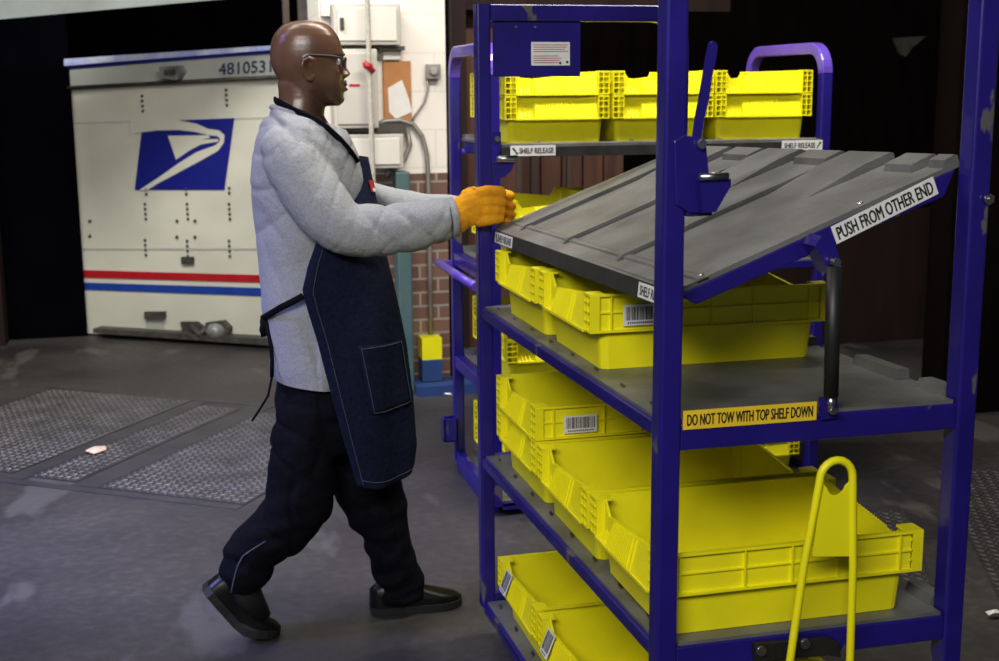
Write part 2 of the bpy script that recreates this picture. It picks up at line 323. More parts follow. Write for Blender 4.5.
# ------------------------------------------------------------------ tread plates
def tread(name, O, e1, e2, a0, a1, b0, b1, pitch, label, top='plate'):
    O = Vector((*O, 0)); e1 = Vector((*e1, 0)).normalized(); e2 = Vector((*e2, 0)).normalized()
    W = lambda a, b, z: O+e1*a+e2*b+Vector((0, 0, z))
    root = MB(); f = .018
    root.hexa([W(a0, b0, .0), W(a1, b0, .0), W(a1, b1, .0), W(a0, b1, .0), W(a0, b0, .004), W(a1, b0, .004), W(a1, b1, .004), W(a0, b1, .004)], 1)
    i = 0; a = a0+f
    while a < a1-f:
        b = b0+f+(pitch/2 if i % 2 else 0)
        while b < b1-f:
            L, Wd, s = pitch*.42, pitch*.14, (1 if i % 2 else -1); c, sn = math.cos(PI/4)*1, math.sin(PI/4)*s
            D = lambda u, v, z: W(a+u*c-v*sn, b+u*sn+v*c, z)
            root.add([D(-L, 0, .004), D(0, -Wd, .004), D(L, 0, .004), D(0, Wd, .004), D(-L*.5, 0, .0075), D(L*.5, 0, .0075)], [(0, 1, 5, 4), (1, 2, 5), (2, 3, 5), (3, 0, 4, 5)], 0)
            b += pitch
        a += pitch*.5; i += 1
    o = root.build(name, [M[top], M['plate_base']]); tag(o, label, 'floor plate', 'tread plates set in the floor'); return o
O = (-1.52, 3.50); E1 = (.83, -.557); E2 = (.557, .83)
tread('tread_plate', O, E1, E2, -.95, -.05, 0, 1.38, .042, 'leftmost steel tread plate in the floor before the mail truck')
tread('tread_plate', O, E1, E2, .05, .29, -.02, 1.30, .042, 'narrow steel tread plate between the two wide ones, with paper scrap on it')
tread('tread_plate', O, E1, E2, .43, 1.12, -.06, 1.26, .042, 'wide steel tread plate in the floor directly behind the worker')
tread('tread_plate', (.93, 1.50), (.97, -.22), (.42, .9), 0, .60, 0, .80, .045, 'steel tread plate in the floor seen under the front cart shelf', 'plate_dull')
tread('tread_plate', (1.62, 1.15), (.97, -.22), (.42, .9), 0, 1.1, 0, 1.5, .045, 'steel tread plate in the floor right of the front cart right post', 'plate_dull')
mb = MB()
for a0, a1, b0, b1 in ((-1.0, 1.12, -.12, -.065), (-1.0, 1.12, 1.385, 1.43), (-.045, .045, -.06, 1.38), (.295, .425, -.06, 1.38)):
    W_ = lambda a, b, z: Vector((*O, 0))+Vector((*E1, 0)).normalized()*a+Vector((*E2, 0)).normalized()*b+Vector((0, 0, z))
    mb.hexa([W_(a0, b0, 0), W_(a1, b0, 0), W_(a1, b1, 0), W_(a0, b1, 0), W_(a0, b0, .003), W_(a1, b0, .003), W_(a1, b1, .003), W_(a0, b1, .003)])
tag(mb.build('trim_plate_frame', M['plate_frame']), kind='structure')
# paper scraps, plus two light glints built the same way
def scrap(px, py, w_, h_, label, m_='paper', name='scrap_or_glint', z0=.006):
    c = onfloor(px, py); mb = MB(); n = 7; r = random.Random(int(px))
    ring = [(math.cos(2*PI*i/n)*w_*r.uniform(.6, 1), math.sin(2*PI*i/n)*h_*r.uniform(.6, 1), r.uniform(0, .012)) for i in range(n)]
    vs = [Vector((c.x+x, c.y+y, z0+z)) for x, y, z in ring]+[Vector((c.x, c.y, z0+.014))]+[Vector((c.x+x*.98, c.y+y*.98, z0+z+.002)) for x, y, z in ring]+[Vector((c.x, c.y, z0+.018))]
    mb.add(vs, [(i, (i+1) % n, n) for i in range(n)]+[(n+1+i, n+1+(i+1) % n, 2*n+1) for i in range(n)]+[(i, (i+1) % n, n+1+(i+1) % n, n+1+i) for i in range(n)])
    return tag(mb.build(name, M[m_]), label, 'litter')
M['scrapc'] = mat('crumpled_cream_paper', (.75, .58, .42), (.55, .38, .27), 30, .8)
scrap(97, 453, .062, .075, 'crumpled cream paper scrap on the narrow tread plate', 'scrapc', z0=.008)
#scrap(98+0, 453+1, .02, .02, 'small folded corner of torn paper lying against the cream scrap on the plate', 'scrapc', z0=.028)
scrap(844, 430, .025, .03, 'small white light glint, shaped as a scrap, on floor behind front cart lower gap')  # a spot of light on the floor, modelled as a white sheet
scrap(981, 410, .03, .04, 'bright glint of light, shaped as a white scrap, on floor right of front cart right post')  # floor glint given as white geometry
scrap(993, 618, .035, .02, 'white paper piece on floor at lower right edge of picture', z0=.010)
scrap(411, 392, .03, .03, 'pale crumb of paper at foot of teal post', 'scrapc', z0=.0)
scrap(448, 395, .03, .03, 'pale paper bit on floor beside blue painted wall base', 'paper', z0=.0)

# ------------------------------------------------------------------ mail truck
TA = Vector((-1.46, 6.8, 0)); TD = Vector((.848, -.530, 0)).normalized(); TN = Vector((TD.y, -TD.x, 0))  # TN faces camera
if TN.dot(CAM-TA) < 0: TN = -TN
def tp(px, py, off=0):
    d = ray(px, py); q = TA+TN*off; t = (q-CAM).dot(TN)/d.dot(TN); return CAM+d*t
truck = empty('mail_truck', tp(85, 335)*1); truck.location.z = 0
inv = Matrix.Translation(-truck.location)
def tb(mb, name, m_): return mb.build(name, m_, truck, tf=lambda v: inv @ v)
tag(truck, 'white mail truck rear with blue eagle emblem and red and blue stripes', 'truck')
mb = MB(); q = [tp(82, 333), tp(310, 347.5), tp(310, 70), tp(66, 88)]; mb.prism(q, -TN*2.2); tb(mb, 'body', M['truck'])
mb = MB(); q = [tp(66, 88, .03), tp(310, 75, .03), tp(310, 50, .03), tp(65.5, 70, .03)]; mb.prism(q, -TN*.4); tb(mb, 'header_panel', M['truck_header'])
mb = MB(); mb.tube([tp(66, 88, .035), tp(310, 75, .035)], .012, 8); tb(mb, 'header_seam', M['grime'])
mb = MB(); q = [tp(64, 66, .06), tp(86, 64, .06), tp(310, 47, .06), tp(310, 43, .06), tp(86, 57.5, .06), tp(64, 59, .06)]; mb.prism(q, -TN*.12); tb(mb, 'roof_rail', M['truck_rail'])
mb = MB(); mb.prism([tp(66, 69, .04), tp(310, 50.5, .04), tp(310, 47, .04), tp(66, 66, .04)], -TN*.08); tb(mb, 'roof_seam', M['navy'])
mb = MB(); q = [tp(159, 67, .10), tp(178, 65.5, .10), tp(181, 72, .10), tp(176, 80, .10), tp(160, 78, .10)]; mb.prism(q, -TN*.1); lampo = tb(mb, 'marker_lamp', M['amber'])
mb = MB(); mb.prism([tp(164, 70, .115), tp(174, 69, .115), tp(174, 75, .115), tp(164, 75, .115)], -TN*.02); mb.build('lamp_lens', M['grime'], lampo, tf=lambda v: inv @ v)
mb = MB(); mb.prism([tp(66.5, 124, .004), tp(310, 117, .004), tp(310, 116, .004), tp(66.5, 123, .004)], -TN*.01); tb(mb, 'panel_seam', M['truck_header']); mb = MB(); mb.prism([tp(77, 250, .004), tp(310, 250, .004), tp(310, 248, .004), tp(77, 248, .004)], -TN*.01); tb(mb, 'panel_seam', M['truck_header'])
mb = MB(); mb.prism([tp(80, 270, .006), tp(310, 276.5, .006), tp(310, 284, .006), tp(80, 277.5, .006)], -TN*.01); tb(mb, 'red_stripe', M['red'])
mb = MB(); mb.prism([tp(81, 282.5, .006), tp(310, 289.5, .006), tp(310, 298, .006), tp(81, 289.5, .006)], -TN*.01); tb(mb, 'blue_stripe', M['midblue'])
k = 1/3.307
mb = MB()
L = lambda pts, off: [tp(x*k, y*k, off) for x, y in pts]
mb.add(L([(468, 437), (590, 398), (775, 390), (742, 628), (445, 628)], .006), [(0, 1, 2, 3, 4)], 0)
out = [(462, 437), (500, 424), (590, 398), (650, 409), (690, 427), (725, 430), (742, 445), (741, 470), (724, 498), (660, 532), (585, 572), (520, 608), (482, 632), (447, 630)]
# white swoosh as strips between outer and inner outlines
so = [(462, 436), (520, 415), (590, 398), (650, 409), (690, 427), (725, 431), (742, 446), (741, 470), (722, 498), (660, 533), (585, 573), (520, 608), (484, 631)]
si = [(464, 438), (520, 431), (590, 430), (645, 436), (690, 447), (718, 450), (727, 458), (726, 468), (712, 480), (650, 503), (590, 540), (520, 590), (462, 628)]
mb.add(L(so, .010)+L(si, .010), [(i, i+1, len(so)+i+1, len(so)+i) for i in range(len(so)-1)], 1)
mb.add(L([(555, 449), (688, 447), (696, 455), (668, 461), (722, 460), (722, 468), (664, 478), (625, 498), (582, 528)], .010), [(0, 1, 2, 3, 8), (3, 4, 5, 6), (3, 6, 7, 8)], 1)
# top edge of the blue field follows the white outline (cover its corner)
mb.add(L([(430, 380), (600, 380), (592, 398), (462, 437), (430, 450)], .0095), [(0, 1, 2, 3, 4)], 1)
tb(mb, 'eagle_emblem', [M['navy'], M['truck']])
mb = MB(); vs, fs = fit_text('4810531', 1, 1, 0); vs = vs+[v+Vector((.007, .02, 0)) for v in vs]; fs = fs+[[i+len(vs)//2 for i in f] for f in fs]
def bil(u, v): return tp(218.5+(271-218.5)*u, (75.5*(1-v)+63.5*v)+(71.5-75)*u, .036)
mb.add([bil(v.x+.5, v.y+.5) for v in vs], fs); tb(mb, 'fleet_number', M['number'])
rv = MB(); rv.ball((0, 0, 0), .0105, 6); rvm = rv.mesh('rivet', [M['grime']])
def rivet(p, k_=1):
    o = bpy.data.objects.new('rivet', rvm); COL.objects.link(o); o.parent = truck; o.location = inv @ p; o.scale = (k_, k_, k_)
for (x, ys) in ((145, (204, 240)), (187, (204, 241)), (229, (204, 241)), (142, (96,)), (226, (90,)), (146, (189,)), (186, (189,)), (229, (188,))):
    for y0 in ys:
        for j in range(4 if len(ys) > 1 or y0 < 120 else 2): rivet(tp(x+.3*j, y0+5*j, .004))
for x, y in ((90, 221), (90, 236), (177, 221), (195, 221), (177, 237), (195, 237)): rivet(tp(x, y, .004), 1.15)
mb = MB(); mb.prism([tp(181, 257, .02), tp(193, 257, .02), tp(193, 264, .02), tp(181, 264, .02)], -TN*.02); tb(mb, 'small_placard', M['grime'])
mb = MB(); mb.prism([tp(144, 312, .03), tp(164, 312, .03), tp(164, 319, .03), tp(144, 319, .03)], -TN*.03); mb.prism([tp(146, 319, .008), tp(163, 319, .008), tp(164, 334, .008), tp(146, 334, .008)], -TN*.01, 1); tb(mb, 'step_bracket', [M['grime'], M['truck_header']])
mb = MB(); mb.prism([tp(180, 322, .03), tp(196, 322, .03), tp(207, 330, .03), (tp(205, 340, .03)), tp(184, 339, .03)], -TN*.03); mb.prism([tp(205, 323, .05), tp(222, 321, .05), tp(229, 328, .05), tp(228, 337, .05), tp(220, 341, .05), tp(206, 339, .05)], -TN*.05); mb.tube([tp(190, 326, .07), tp(200, 335, .09), tp(206, 328, .07)], .02, 8); mb.ball(tp(216, 332, .05), (.07, .07, .06), 10, 1)
tb(mb, 'tail_lamp', [M['grime'], M['amber']])
mb = MB(); mb.prism([tp(93, 333, .10), tp(310, 348.5, .10), tp(310, 341.5, .10), tp(93, 328.5, .10)], -TN*.12); tb(mb, 'dock_bumper', M['grime'])

# ------------------------------------------------------------------ fittings on pillar
WY = 4.66
def wbox(mb, x0, y0, x1, y1, d, mi=0, g=0):
    a = at(x0, y0, WY-d); b = at(x1, y1, WY-d); mb.box(a.x, WY-d, b.z, b.x, WY-g-.001, a.z, mi)
def cabinet(name, px, d, label, cat, m_='panel', door=True):
    a = at(px[0], px[1], WY-d); b = at(px[2], px[3], WY-d)
    r = empty(name, ((a.x+b.x)/2, WY, b.z)); iv = Matrix.Translation(-r.location); T = lambda v: iv @ v
    mb = MB(); mb.box(a.x, WY-d, b.z, b.x, WY-.001, a.z); mb.build('case', M['panel_grey'], r, T, .006)
    mb = MB(); mb.box(a.x+.02, WY-d-.012, b.z+.02, b.x-.02, WY-d, a.z-.02); mb.build('door', M[m_], r, T, .004)
    mb = MB(); mb.box(a.x+.03, WY-d-.022, (a.z+b.z)/2-.03, a.x+.05, WY-d-.012, (a.z+b.z)/2+.03); mb.build('latch', M['grime'], r, T)
    return tag(r, label, cat)
cabinet('electrical_cabinet', (333, 3, 401, 45), .14, 'white electrical cabinet at top of the pillar above the worker', 'cabinet')
cab = cabinet('electrical_cabinet', (332, 49, 379, 128), .16, 'warm grey electrical cabinet beside the worker face', 'cabinet', 'panel_grey')
cabinet('electrical_cabinet', (328, 135, 404, 168), .14, 'lowest white electrical cabinet, half hidden behind the worker shoulder', 'cabinet')
mb = MB(); wbox(mb, 379, 46, 405, 50, .10); wbox(mb, 345, 46, 379, 48.5, .10); tag(mb.build('cable_tray', M['grime']), 'thin dark metal cable strip under the top white cabinet', 'bracket')
mb = MB(); wbox(mb, 372, 124, 406, 133, .12); wbox(mb, 340, 128, 372, 132, .12); tag(mb.build('cable_tray', M['grime']), 'dark metal cable strip under the orange notice board', 'bracket')
mb = MB(); wbox(mb, 383, 61, 412, 121, .03); tag(mb.build('notice_board', M['cork'], None, None, .004), 'orange brown board hung on the white pillar', 'board')
mb = MB(); q = [at(388, 88, WY-.036), at(402, 80, WY-.036), at(409, 99, WY-.036), at(412, 112, WY-.036), at(396, 119, WY-.036), at(389, 112, WY-.036)]; mb.prism(q, (0, .004, 0)); tag(mb.build('paper_notice', M['paper']), 'crooked torn white paper pinned on the orange board', 'paper')
mb = MB(); wbox(mb, 383, 50, 401, 60, .05); tag(mb.build('switch_box', M['panel'], None, None, .004), 'small white box just above the orange board', 'switch box')
mb = MB(); wbox(mb, 321, 0, 333, 16, .05); wbox(mb, 330, 5, 336, 45, .05, 1); tag(mb.build('wall_channel', [M['panel'], M['conduit']]), 'grey metal channel at left edge of the top cabinet', 'bracket')
# rope
def rope(name, pts, r, turns, m_, label, cat):
    pts = [Vector(p) for p in pts]; n = turns*8; mb = MB()
    def P(t):
        f = t*(len(pts)-1); i = min(int(f), len(pts)-2); return pts[i].lerp(pts[i+1], f-i)
    for ph in (0, PI):
        mb.tube([P(i/n)+Vector((math.cos(2*PI*i/8+ph)*r*.8, math.sin(2*PI*i/8+ph)*r*.8, 0)) for i in range(n+1)], r*.75, 6)
    return tag(mb.build(name, M[m_]), label, cat)
rope('hanging_rope', [Vector((at(367, -10, 4.42).x, 4.42, 4.3)), at(367, -10, 4.42), at(369, 60, 4.42), at(371, 120, 4.42), at(374, 200, 4.42)], .009, 90, 'rope', 'twisted pale rope hanging before the electrical cabinets', 'rope')
mb = MB(); c = at(368, 66, 4.4); mb.ball(c, (.025, .02, .018)); mb.tube([c+Vector((-.02, 0, .02)), c+Vector((.03, 0, -.03))], .014, 8); tag(mb.build('red_tag', M['red']), 'small red tag tied on the pale rope', 'tag')
mb = MB(); wbox(mb, 349, 84, 360, 86.5, .175, 0, .172); tag(mb.build('warning_strip', M['red']), 'tiny red strip label on the warm grey cabinet', 'label')
mb = MB(); wbox(mb, 427, 64, 441, 79, .06); mb.cyl(at(434, 71, WY-.06), at(434, 71, WY-.08), .022, 12); tag(mb.build('outlet_box', M['conduit'], None, None, .004), 'grey metal outlet box on the pillar right of the board', 'outlet')
Q = lambda *a: [at(x, y, WY-.03) for x, y in a]
mb = MB(); mb.tube(Q((427, 75), (428, 90), (424, 103), (416, 114), (411, 122)), .006, 8); tag(mb.build('flexible_cable', M['conduit']), 'thin cable curving down from the grey outlet box', 'cable')
mb = MB(); mb.tube(Q((372, 127), (385, 121), (400, 120), (413, 124), (422, 136), (427, 155), (429, 200), (430, 270), (431, 340)), .013, 10); tag(mb.build('conduit_pipe', M['conduit']), 'long grey conduit bending down the brick pillar', 'pipe')
mb = MB(); mb.tube(Q((407, 128), (410, 145), (404, 160), (392, 168), (386, 176)), .013, 10); tag(mb.build('conduit_pipe', M['conduit']), 'short grey conduit curving left under the lowest cabinet', 'pipe')
mb = MB(); a = at(395, 200, 4.55); b_ = at(413, 388, 4.55); mb.box(a.x, 4.5, 0, b_.x, 4.62, 1.19); tag(mb.build('bollard', M['teal'], None, None, .008), 'teal chipped square steel post standing against the brick', 'post')
mb = MB(); a = at(421, 338, 4.55); b_ = at(441, 358, 4.55); z1 = a.z; mb.box(a.x, 4.52, .06, b_.x, 4.64, b_.z, 0); mb.box(a.x, 4.52, b_.z, b_.x, 4.64, z1, 1); tag(mb.build('guard_block', [M['bluep'], M['yellow_paint']]), 'blue and yellow painted guard block at brick pillar foot', 'guard')
mb = MB(); a = at(415, 383, 4.5); mb.box(a.x, 4.42, 0, a.x+.32, 4.64, .055); tag(mb.build('curb_block', M['bluep']), 'low blue painted curb under the blue and yellow block', 'curb')
# things in the dark at right
mb = MB(); q = [at(x, y, 3.6) for x, y in ((944, 203), (953, 203), (954, 250), (949, 262), (940, 275), (934, 250), (939, 238), (942, 220))]; mb.prism(q, (0, .02, 0)); q = [at(x, y, 3.6) for x, y in ((940, 318), (948, 310), (948, 335), (938, 352), (934, 345))]; mb.prism(q, (0, .028, 0))
mb.prism([at(x, y, 3.615) for x, y in ((946, 200), (948, 200), (948, 320), (944, 320))], (0, .01, 0))
tag(mb.build('hanging_cloth', M['orange']), 'ragged orange cloth strip hanging in the dark beside the right post', 'cloth')
mb = MB(); q = [at(x, y, 6.18) for x, y in ((893, 38), (927, 36), (912, 48), (906, 57), (900, 54))]; mb.prism(q, (0, .02, 0)); tag(mb.build('paper_flap', M['grime']), 'dim grey triangular flap on the dark back wall', 'paper')

# ------------------------------------------------------------------ carts
SLOPE = math.radians(21.2); HX, HZ = .64, 1.45
def make_cart(loc, rz, tilt, hoop_mitre, drop, label, gname, tow=False):
    root = empty('shelf_cart', loc, rz); tag(root, label, 'cart')
    z0 = .10; TOP = 1.84; B = 'blue'; t = .045; h_ = t/2
    if tilt:
        def K(v):
            x0 = .014-.020*v.y/1.4; w_ = .662-.040*v.y/1.4; return Vector((x0+v.x/.7*w_, v.y, v.z))
    else: K = lambda v: Vector(v)
    for nm, x, y in (('nl', h_, h_), ('nr', .70-h_, h_), ('fl', h_, 1.4-h_), ('fr', .70-h_, 1.4-h_)):
        mb = MB(); rr = .12
        top = TOP if hoop_mitre and (nm == 'fl' or nm[0] == 'n') else TOP-rr
        mb.tube([(x, y, z0), (x, y, top)], h_, prof=rsq(1, 1, .28, 3), up=(1, 0, 0), smooth=False)
        mb.build('post', M[B], root, K)
    for y in (0, 1.4-t):                       # end hoops
        mb = MB(); c = y+h_; zt = TOP-h_; rr = .12-h_
        if hoop_mitre: pts = [(t, c, zt)]
        else: pts = [(h_+rr-rr*math.cos(a), c, zt-rr+rr*math.sin(a)) for a in [PI/2*i/7 for i in range(8)]]
        if hoop_mitre and y == 0: pts += [(.70-t, c, zt)]
        else: pts += [(.70-h_-rr+rr*math.sin(a), c, zt-rr+rr*math.cos(a)) for a in [PI/2*i/7 for i in range(8)]]
        mb.tube(pts, h_, prof=rsq(1, 1, .28, 3), up=(0, 1, 0), smooth=False)
        mb.build('top_hoop', M['lit_blue' if not hoop_mitre else B], root, K)
    if hoop_mitre:
        mb = MB(); mb.box(.045, 1.372, 1.645, .296, 1.38, TOP-.044); cp = mb.build('corner_plate', M[B], root)
        a = at(531, 42, 1.372); b = at(569.5, 65.5, 1.372)
        ww, hh = b.x-a.x, a.z-b.z
        mb = MB(); mb.box(a.x, 1.369, b.z, b.x, 1.372, a.z, 0)
        for i in range(9):
            if i == 4: continue
            zz = a.z-.008-i*(hh-.016)/8; mb.add([(a.x+.006, 1.3684, zz-.0010), (b.x-.006-(.02 if i > 4 else 0)-(i*7 % 3)*.004, 1.3684, zz-.0010), (b.x-.006-(.02 if i > 4 else 0)-(i*7 % 3)*.004, 1.3684, zz+.0010), (a.x+.006, 1.3684, zz+.0010)], [(0, 1, 2, 3)], 1)
        mb.build('instruction_placard', [M['white'], M['redink']], cp)
        for px, py in ((516, 27), (535, 27), (560, 63), (567, 62)):
            mb = MB(); c = at(px, py, 1.3695 if py > 40 else 1.372); mb.cyl(c, c+Vector((0, -.003, 0)), .0035, 8); mb.build('rivet', M['steel'] if py < 40 else M['ink'], cp)
    else:
        mb = MB(); mb.box(.045, 1.372, 1.70, .10, 1.38, TOP-.044); mb.build('corner_gusset', M[B], root)
    def shelf(z, nm):
        fr = MB()
        fr.box(.045, .004, z-.055, .655, .042, z-.004); fr.box(.045, 1.358, z-.055, .655, 1.396, z-.004)
        fr.box(.004, .045, z-.034, .034, 1.355, z-.006); fr.box(.666, .045, z-.034, .696, 1.355, z-.006)
        for yy in (.3, .7, 1.1): fr.box(.034, yy-.02, z-.034, .666, yy+.02, z-.015)
        o = fr.build('shelf_frame', M[B], root, K, .003)
        dk = MB(); dk.box(.016, .046, z-.006, .69, 1.354, z, 0)
        dk.box(.050, .010, z-.004, .650, .046, z+.003, 0)
        y = .13
        while y < 1.3: dk.add([(.040, y, z+.0006), (.052, y+.012, z+.0006), (.054, y+.045, z+.0006), (.044, y+.030, z+.0006)], [(0, 1, 2, 3)], 1); y += .165
        for y in (.05, .215, .59, .98, 1.27):
            w2 = .085 if y in (.05, 1.27) else .16
            dk.prism([(.650, y, z), (.69, y, z), (.69, y, z+.020), (.658, y, z+.020)], (0, min(y+w2, 1.354)-y, 0), 0)
        dk.build('shelf_deck', [M['deck'], M['ink']], root, K)
        return o
    shelf(1.005, 'upper'); shelf(.565, 'middle'); shelf(.117, 'bottom')
    HX_, HZ_ = .65, (1.446 if tilt else 1.455)
    if tilt:
        cs, sn = math.cos(SLOPE), math.sin(SLOPE)
        def T(v):                      # hinged up at the closed side; the worn deck sags a little towards the far end
            x, z = v.x-HX_, v.z-HZ_; u = max(0, min(1, v.x/.65)); q = v.y/1.4
            return K(Vector((HX_+x*cs-z*sn, v.y, HZ_+x*sn+z*cs+(1-u)*(.012-.019*q)+u*(-.001-.034*q))))
    else: T = lambda v: Vector(v)
    zt = HZ_+.018; fr = MB(); XL = .010 if tilt else -.020
    for y in (.052, 1.318):
        fr.hexa([(.045, y, zt-.042), (.62, y, zt-.052), (.62, y+.03, zt-.052), (.045, y+.03, zt-.042), (.015, y, zt-.010), (.66, y, zt-.010), (.66, y+.03, zt-.010), (.015, y+.03, zt-.010)])
    for x in (.06, .25, .42, .58): fr.box(x-.02, .08, zt-.040, x+.02, 1.32, zt-.012)
    ts = fr.build('tilting_shelf', M[B], root, T, .003)
    dk = MB(); dk.box(XL, .054, zt-.010, .672, 1.354, zt)
    LH, LX = (.033, .017) if tilt else (.046, -.002)
    dk.hexa([(XL-LX, .046, zt-LH), (XL-LX+.014, .046, zt-LH), (XL-LX+.014, 1.354, zt-LH), (XL-LX, 1.354, zt-LH), (XL, .046, zt), (XL+.012, .046, zt), (XL+.012, 1.354, zt), (XL, 1.354, zt)], 1)
    dk.prism([(XL+.050, .046, zt), (XL+.075, .046, zt), (XL+.065, .046, zt+.003), (XL+.055, .046, zt+.003)], (0, 1.308, 0))
    for y in (.44, .81, 1.18):
        dk.prism([(.045, y, zt), (.655, y, zt), (.655, y, zt+.010), (.065, y, zt+.008)], (0, .012, 0), 0)
        dk.add([(.045, y-.012, zt+.0006), (.60, y-.012, zt+.0006), (.60, y, zt+.0006), (.045, y, zt+.0006)], [(0, 1, 2, 3)], 1)
    for y0, y1, x0, sl in ((.056, .105, .635, 0), (.125, .215, .605, 0), (.27, .43, .44, 1), (.462, .60, .615, 0), (.64, .80, .44, 1), (.832, .97, .615, 0), (1.01, 1.17, .44, 1), (1.202, 1.345, .615, 0)):
        if sl: dk.prism([(x0, y0, zt), (.674, y0, zt), (.674, y0, zt+.013), (.668, y0, zt+.016), (.60, y0, zt+.016)], (0, y1-y0, 0), 0)
        else: dk.prism([(x0, y0, zt), (.674, y0, zt), (.674, y0, zt+.013), (.668, y0, zt+.016), (x0+.008, y0, zt+.014)], (0, y1-y0, 0), 0)
    deck = dk.build('deck', [M['deck'], M['deck_edge']], ts, T)
    for x, y in ((.08, .075), (.45, .075)):
        fl = MB(); fl.ball((x, y, zt), (.008, .008, .003), 8); fl.build('rivet', M['steel'], ts, T)
    hg = MB(); hg.cyl((HX_+.005, .095, HZ_-.022), (HX_+.005, 1.355, HZ_-.035), .011, 12); hg.build('hinge_rod', M['lit_blue'], root, K)
    up = Vector((LX, 0, LH)).normalized()
    for yc, left in ((1.235, True), (.135, False)):
        wl = .175
        arrow = ('POLY', [(-.080, .011), (-.075, .012), (-.062, -.006), (-.058, -.004), (-.059, -.014), (-.069, -.010), (-.065, -.009), (-.080, .006)]) if left else ('POLY', [(.062, -.012), (.066, -.013), (.077, .004), (.081, .002), (.080, .013), (.070, .009), (.073, .008)])
        sticker('release_label', (XL-LX/2-.0012, yc, zt-LH/2), (0, -1, 0), up, wl, (.030 if tilt else .038), [('SHELF RELEASE', .013 if left else -.011, 0, .132, .019), arrow], deck, tf=T, label='white label reading SHELF RELEASE')
    if tilt:
        a = at(834, 233.5, .05); b = at(936, 183, .05); dd = (b-a).normalized(); c = (a+b)/2; nrm = Vector((-dd.z, 0, dd.x))
        sticker('push_label', (c.x, .0515, c.z-.004), dd, nrm, (b-a).length, .036, [('PUSH FROM OTHER END', 0, 0, (b-a).length*.93, .025)], ts, label='white label reading PUSH FROM OTHER END')
    if not hoop_mitre:
        mb = MB(); mb.tube([(.0, 1.455, .955), (.70, 1.455, .955)], .017, 12)
        mb.box(.08, 1.39, .943, .10, 1.455, .967); mb.box(.66, 1.39, .943, .68, 1.455, .967); mb.build('push_bar', M['lit_blue'], root)
    for y in (.006, 1.4-.040):
        mb = MB(); mb.box(.045, y, z0, .655, y+.034, z0+.04); mb.build('end_rail', M[B], root, K, .003)
    for x in (.004, .666):
        mb = MB(); mb.box(x, .045, z0, x+.030, 1.355, z0+.012); mb.build('base_rail', M[B], root, K)
    mb = MB(); mb.box(.047, .0, 1.385, .10, .028, 1.420); mb.build('latch_catch', M[B], root, K, .003)
    for x, y in ((.10, .13), (.60, .13), (.10, 1.27), (.60, 1.27)):
        cz = .05+drop
        mb = MB(); mb.box(x-.03, y-.035, z0-.004, x+.03, y+.035, z0+.012); mb.box(x-.025, y-.026, cz-.01, x+.025, y-.020, z0); mb.box(x-.025, y+.020, cz-.01, x+.025, y+.026, z0)
        c = mb.build('caster', M['steel'], root, K)
        mb = MB(); mb.cyl((x, y-.018, cz), (x, y+.018, cz), .05, 24); mb.cyl((x, y-.03, cz), (x, y+.03, cz), .01, 10); mb.build('wheel', M['grey_wheel'], c, K)
    return root
cart = make_cart((0, 0, 0), 0, True, True, 0, 'blue steel shelf cart in front with one raised grey shelf, held by the worker', 'front')
# bottom of front cart: details
a = at(683.5, 405, 0); b = at(817, 421, 0)
pa = at(683, 419.5, .002); pb = at(816.5, 408.5, .002); dd = (pb-pa).normalized(); c = (pa+pb)/2
sticker('tow_warning_label', (c.x, .0025, c.z-.003), (1, 0, 0), (0, 0, 1), pb.x-pa.x, .036, [('DO NOT TOW WITH TOP SHELF DOWN', 0, 0, (pb.x-pa.x)*.94, .021)], cart, 'label_yellow', label='worn yellow label reading DO NOT TOW WITH TOP SHELF DOWN')
# gas strut
mb = MB(); t0 = at(834, 266, -.012); b0 = at(831, 396, -.012)
mb.cyl(b0, t0, .014, 18); st = mb.build('gas_strut', M['black'], cart)
mb = MB(); b1 = at(831, 410, -.012); mb.cyl(b0, b1, .008, 10); mb.cyl((b1.x, -.024, b1.z), (b1.x, .002, b1.z), .007, 10); mb.build('bolt', M['steel'], st); mb = MB(); mb.cyl((t0.x, -.024, t0.z+.008), (t0.x, .002, t0.z+.008), .008, 10); mb.build('bolt', M['steel'], st)
q = [at(x, y, -.004) for x, y in ((820, 398), (837, 396), (838, 418), (821, 420))]; mb = MB(); mb.prism(q, (0, .006, 0)); mb.build('strut_lug', M['blue'], cart)
q = [at(x, y, -.002) for x, y in ((815, 246), (822, 236), (833, 239), (841, 262), (838, 276), (829, 274), (824, 262))]; mb = MB(); mb.prism(q, (0, .05, 0)); mb.build('strut_lug', M['blue'], cart)
# latch bracket, rod, and lever on near-left post
mb = MB(); q = [at(x, y, -.006) for x, y in ((674, 141), (684, 135), (706, 139), (709, 170), (711, 190), (703, 213), (690, 213), (676, 205))]; mb.prism(q, (0, .010, 0)); bk = mb.build('latch_bracket', M['blue'], cart, None, .002)
mb = MB(); q = [at(x, y, -.03) for x, y in ((700, 181), (731, 179), (731, 186), (716, 212), (703, 213))]; mb.prism(q, (0, .03, 0)); mb.build('catch_wedge', M['blue'], bk)
mb = MB(); q0 = at(699, 177, -.035); q1 = at(728, 176, -.035); mb.tube([q0, q1], .0065, 10); mb.build('latch_rod', M['steel'], bk); mb = MB(); c = at(700.5, 144, -.008); mb.cyl(c, c+Vector((0, -.010, 0)), .009, 6); mb.build('latch_bolt', M['steel'], bk)
lv = [(697, 141), (700, 120), (704, 98), (708, 76), (711, 58), (713.5, 46)]
mb = MB(); left = [at(x-4.2, y, .012) for x, y in lv]; right = [at(x+4.2+(1.2 if i in (2, 4) else 0), y, .012) for i, (x, y) in enumerate(lv)]
tip = [at(x, y, .012) for x, y in ((716.5, 42.5), (713.5, 41), (710, 43))]
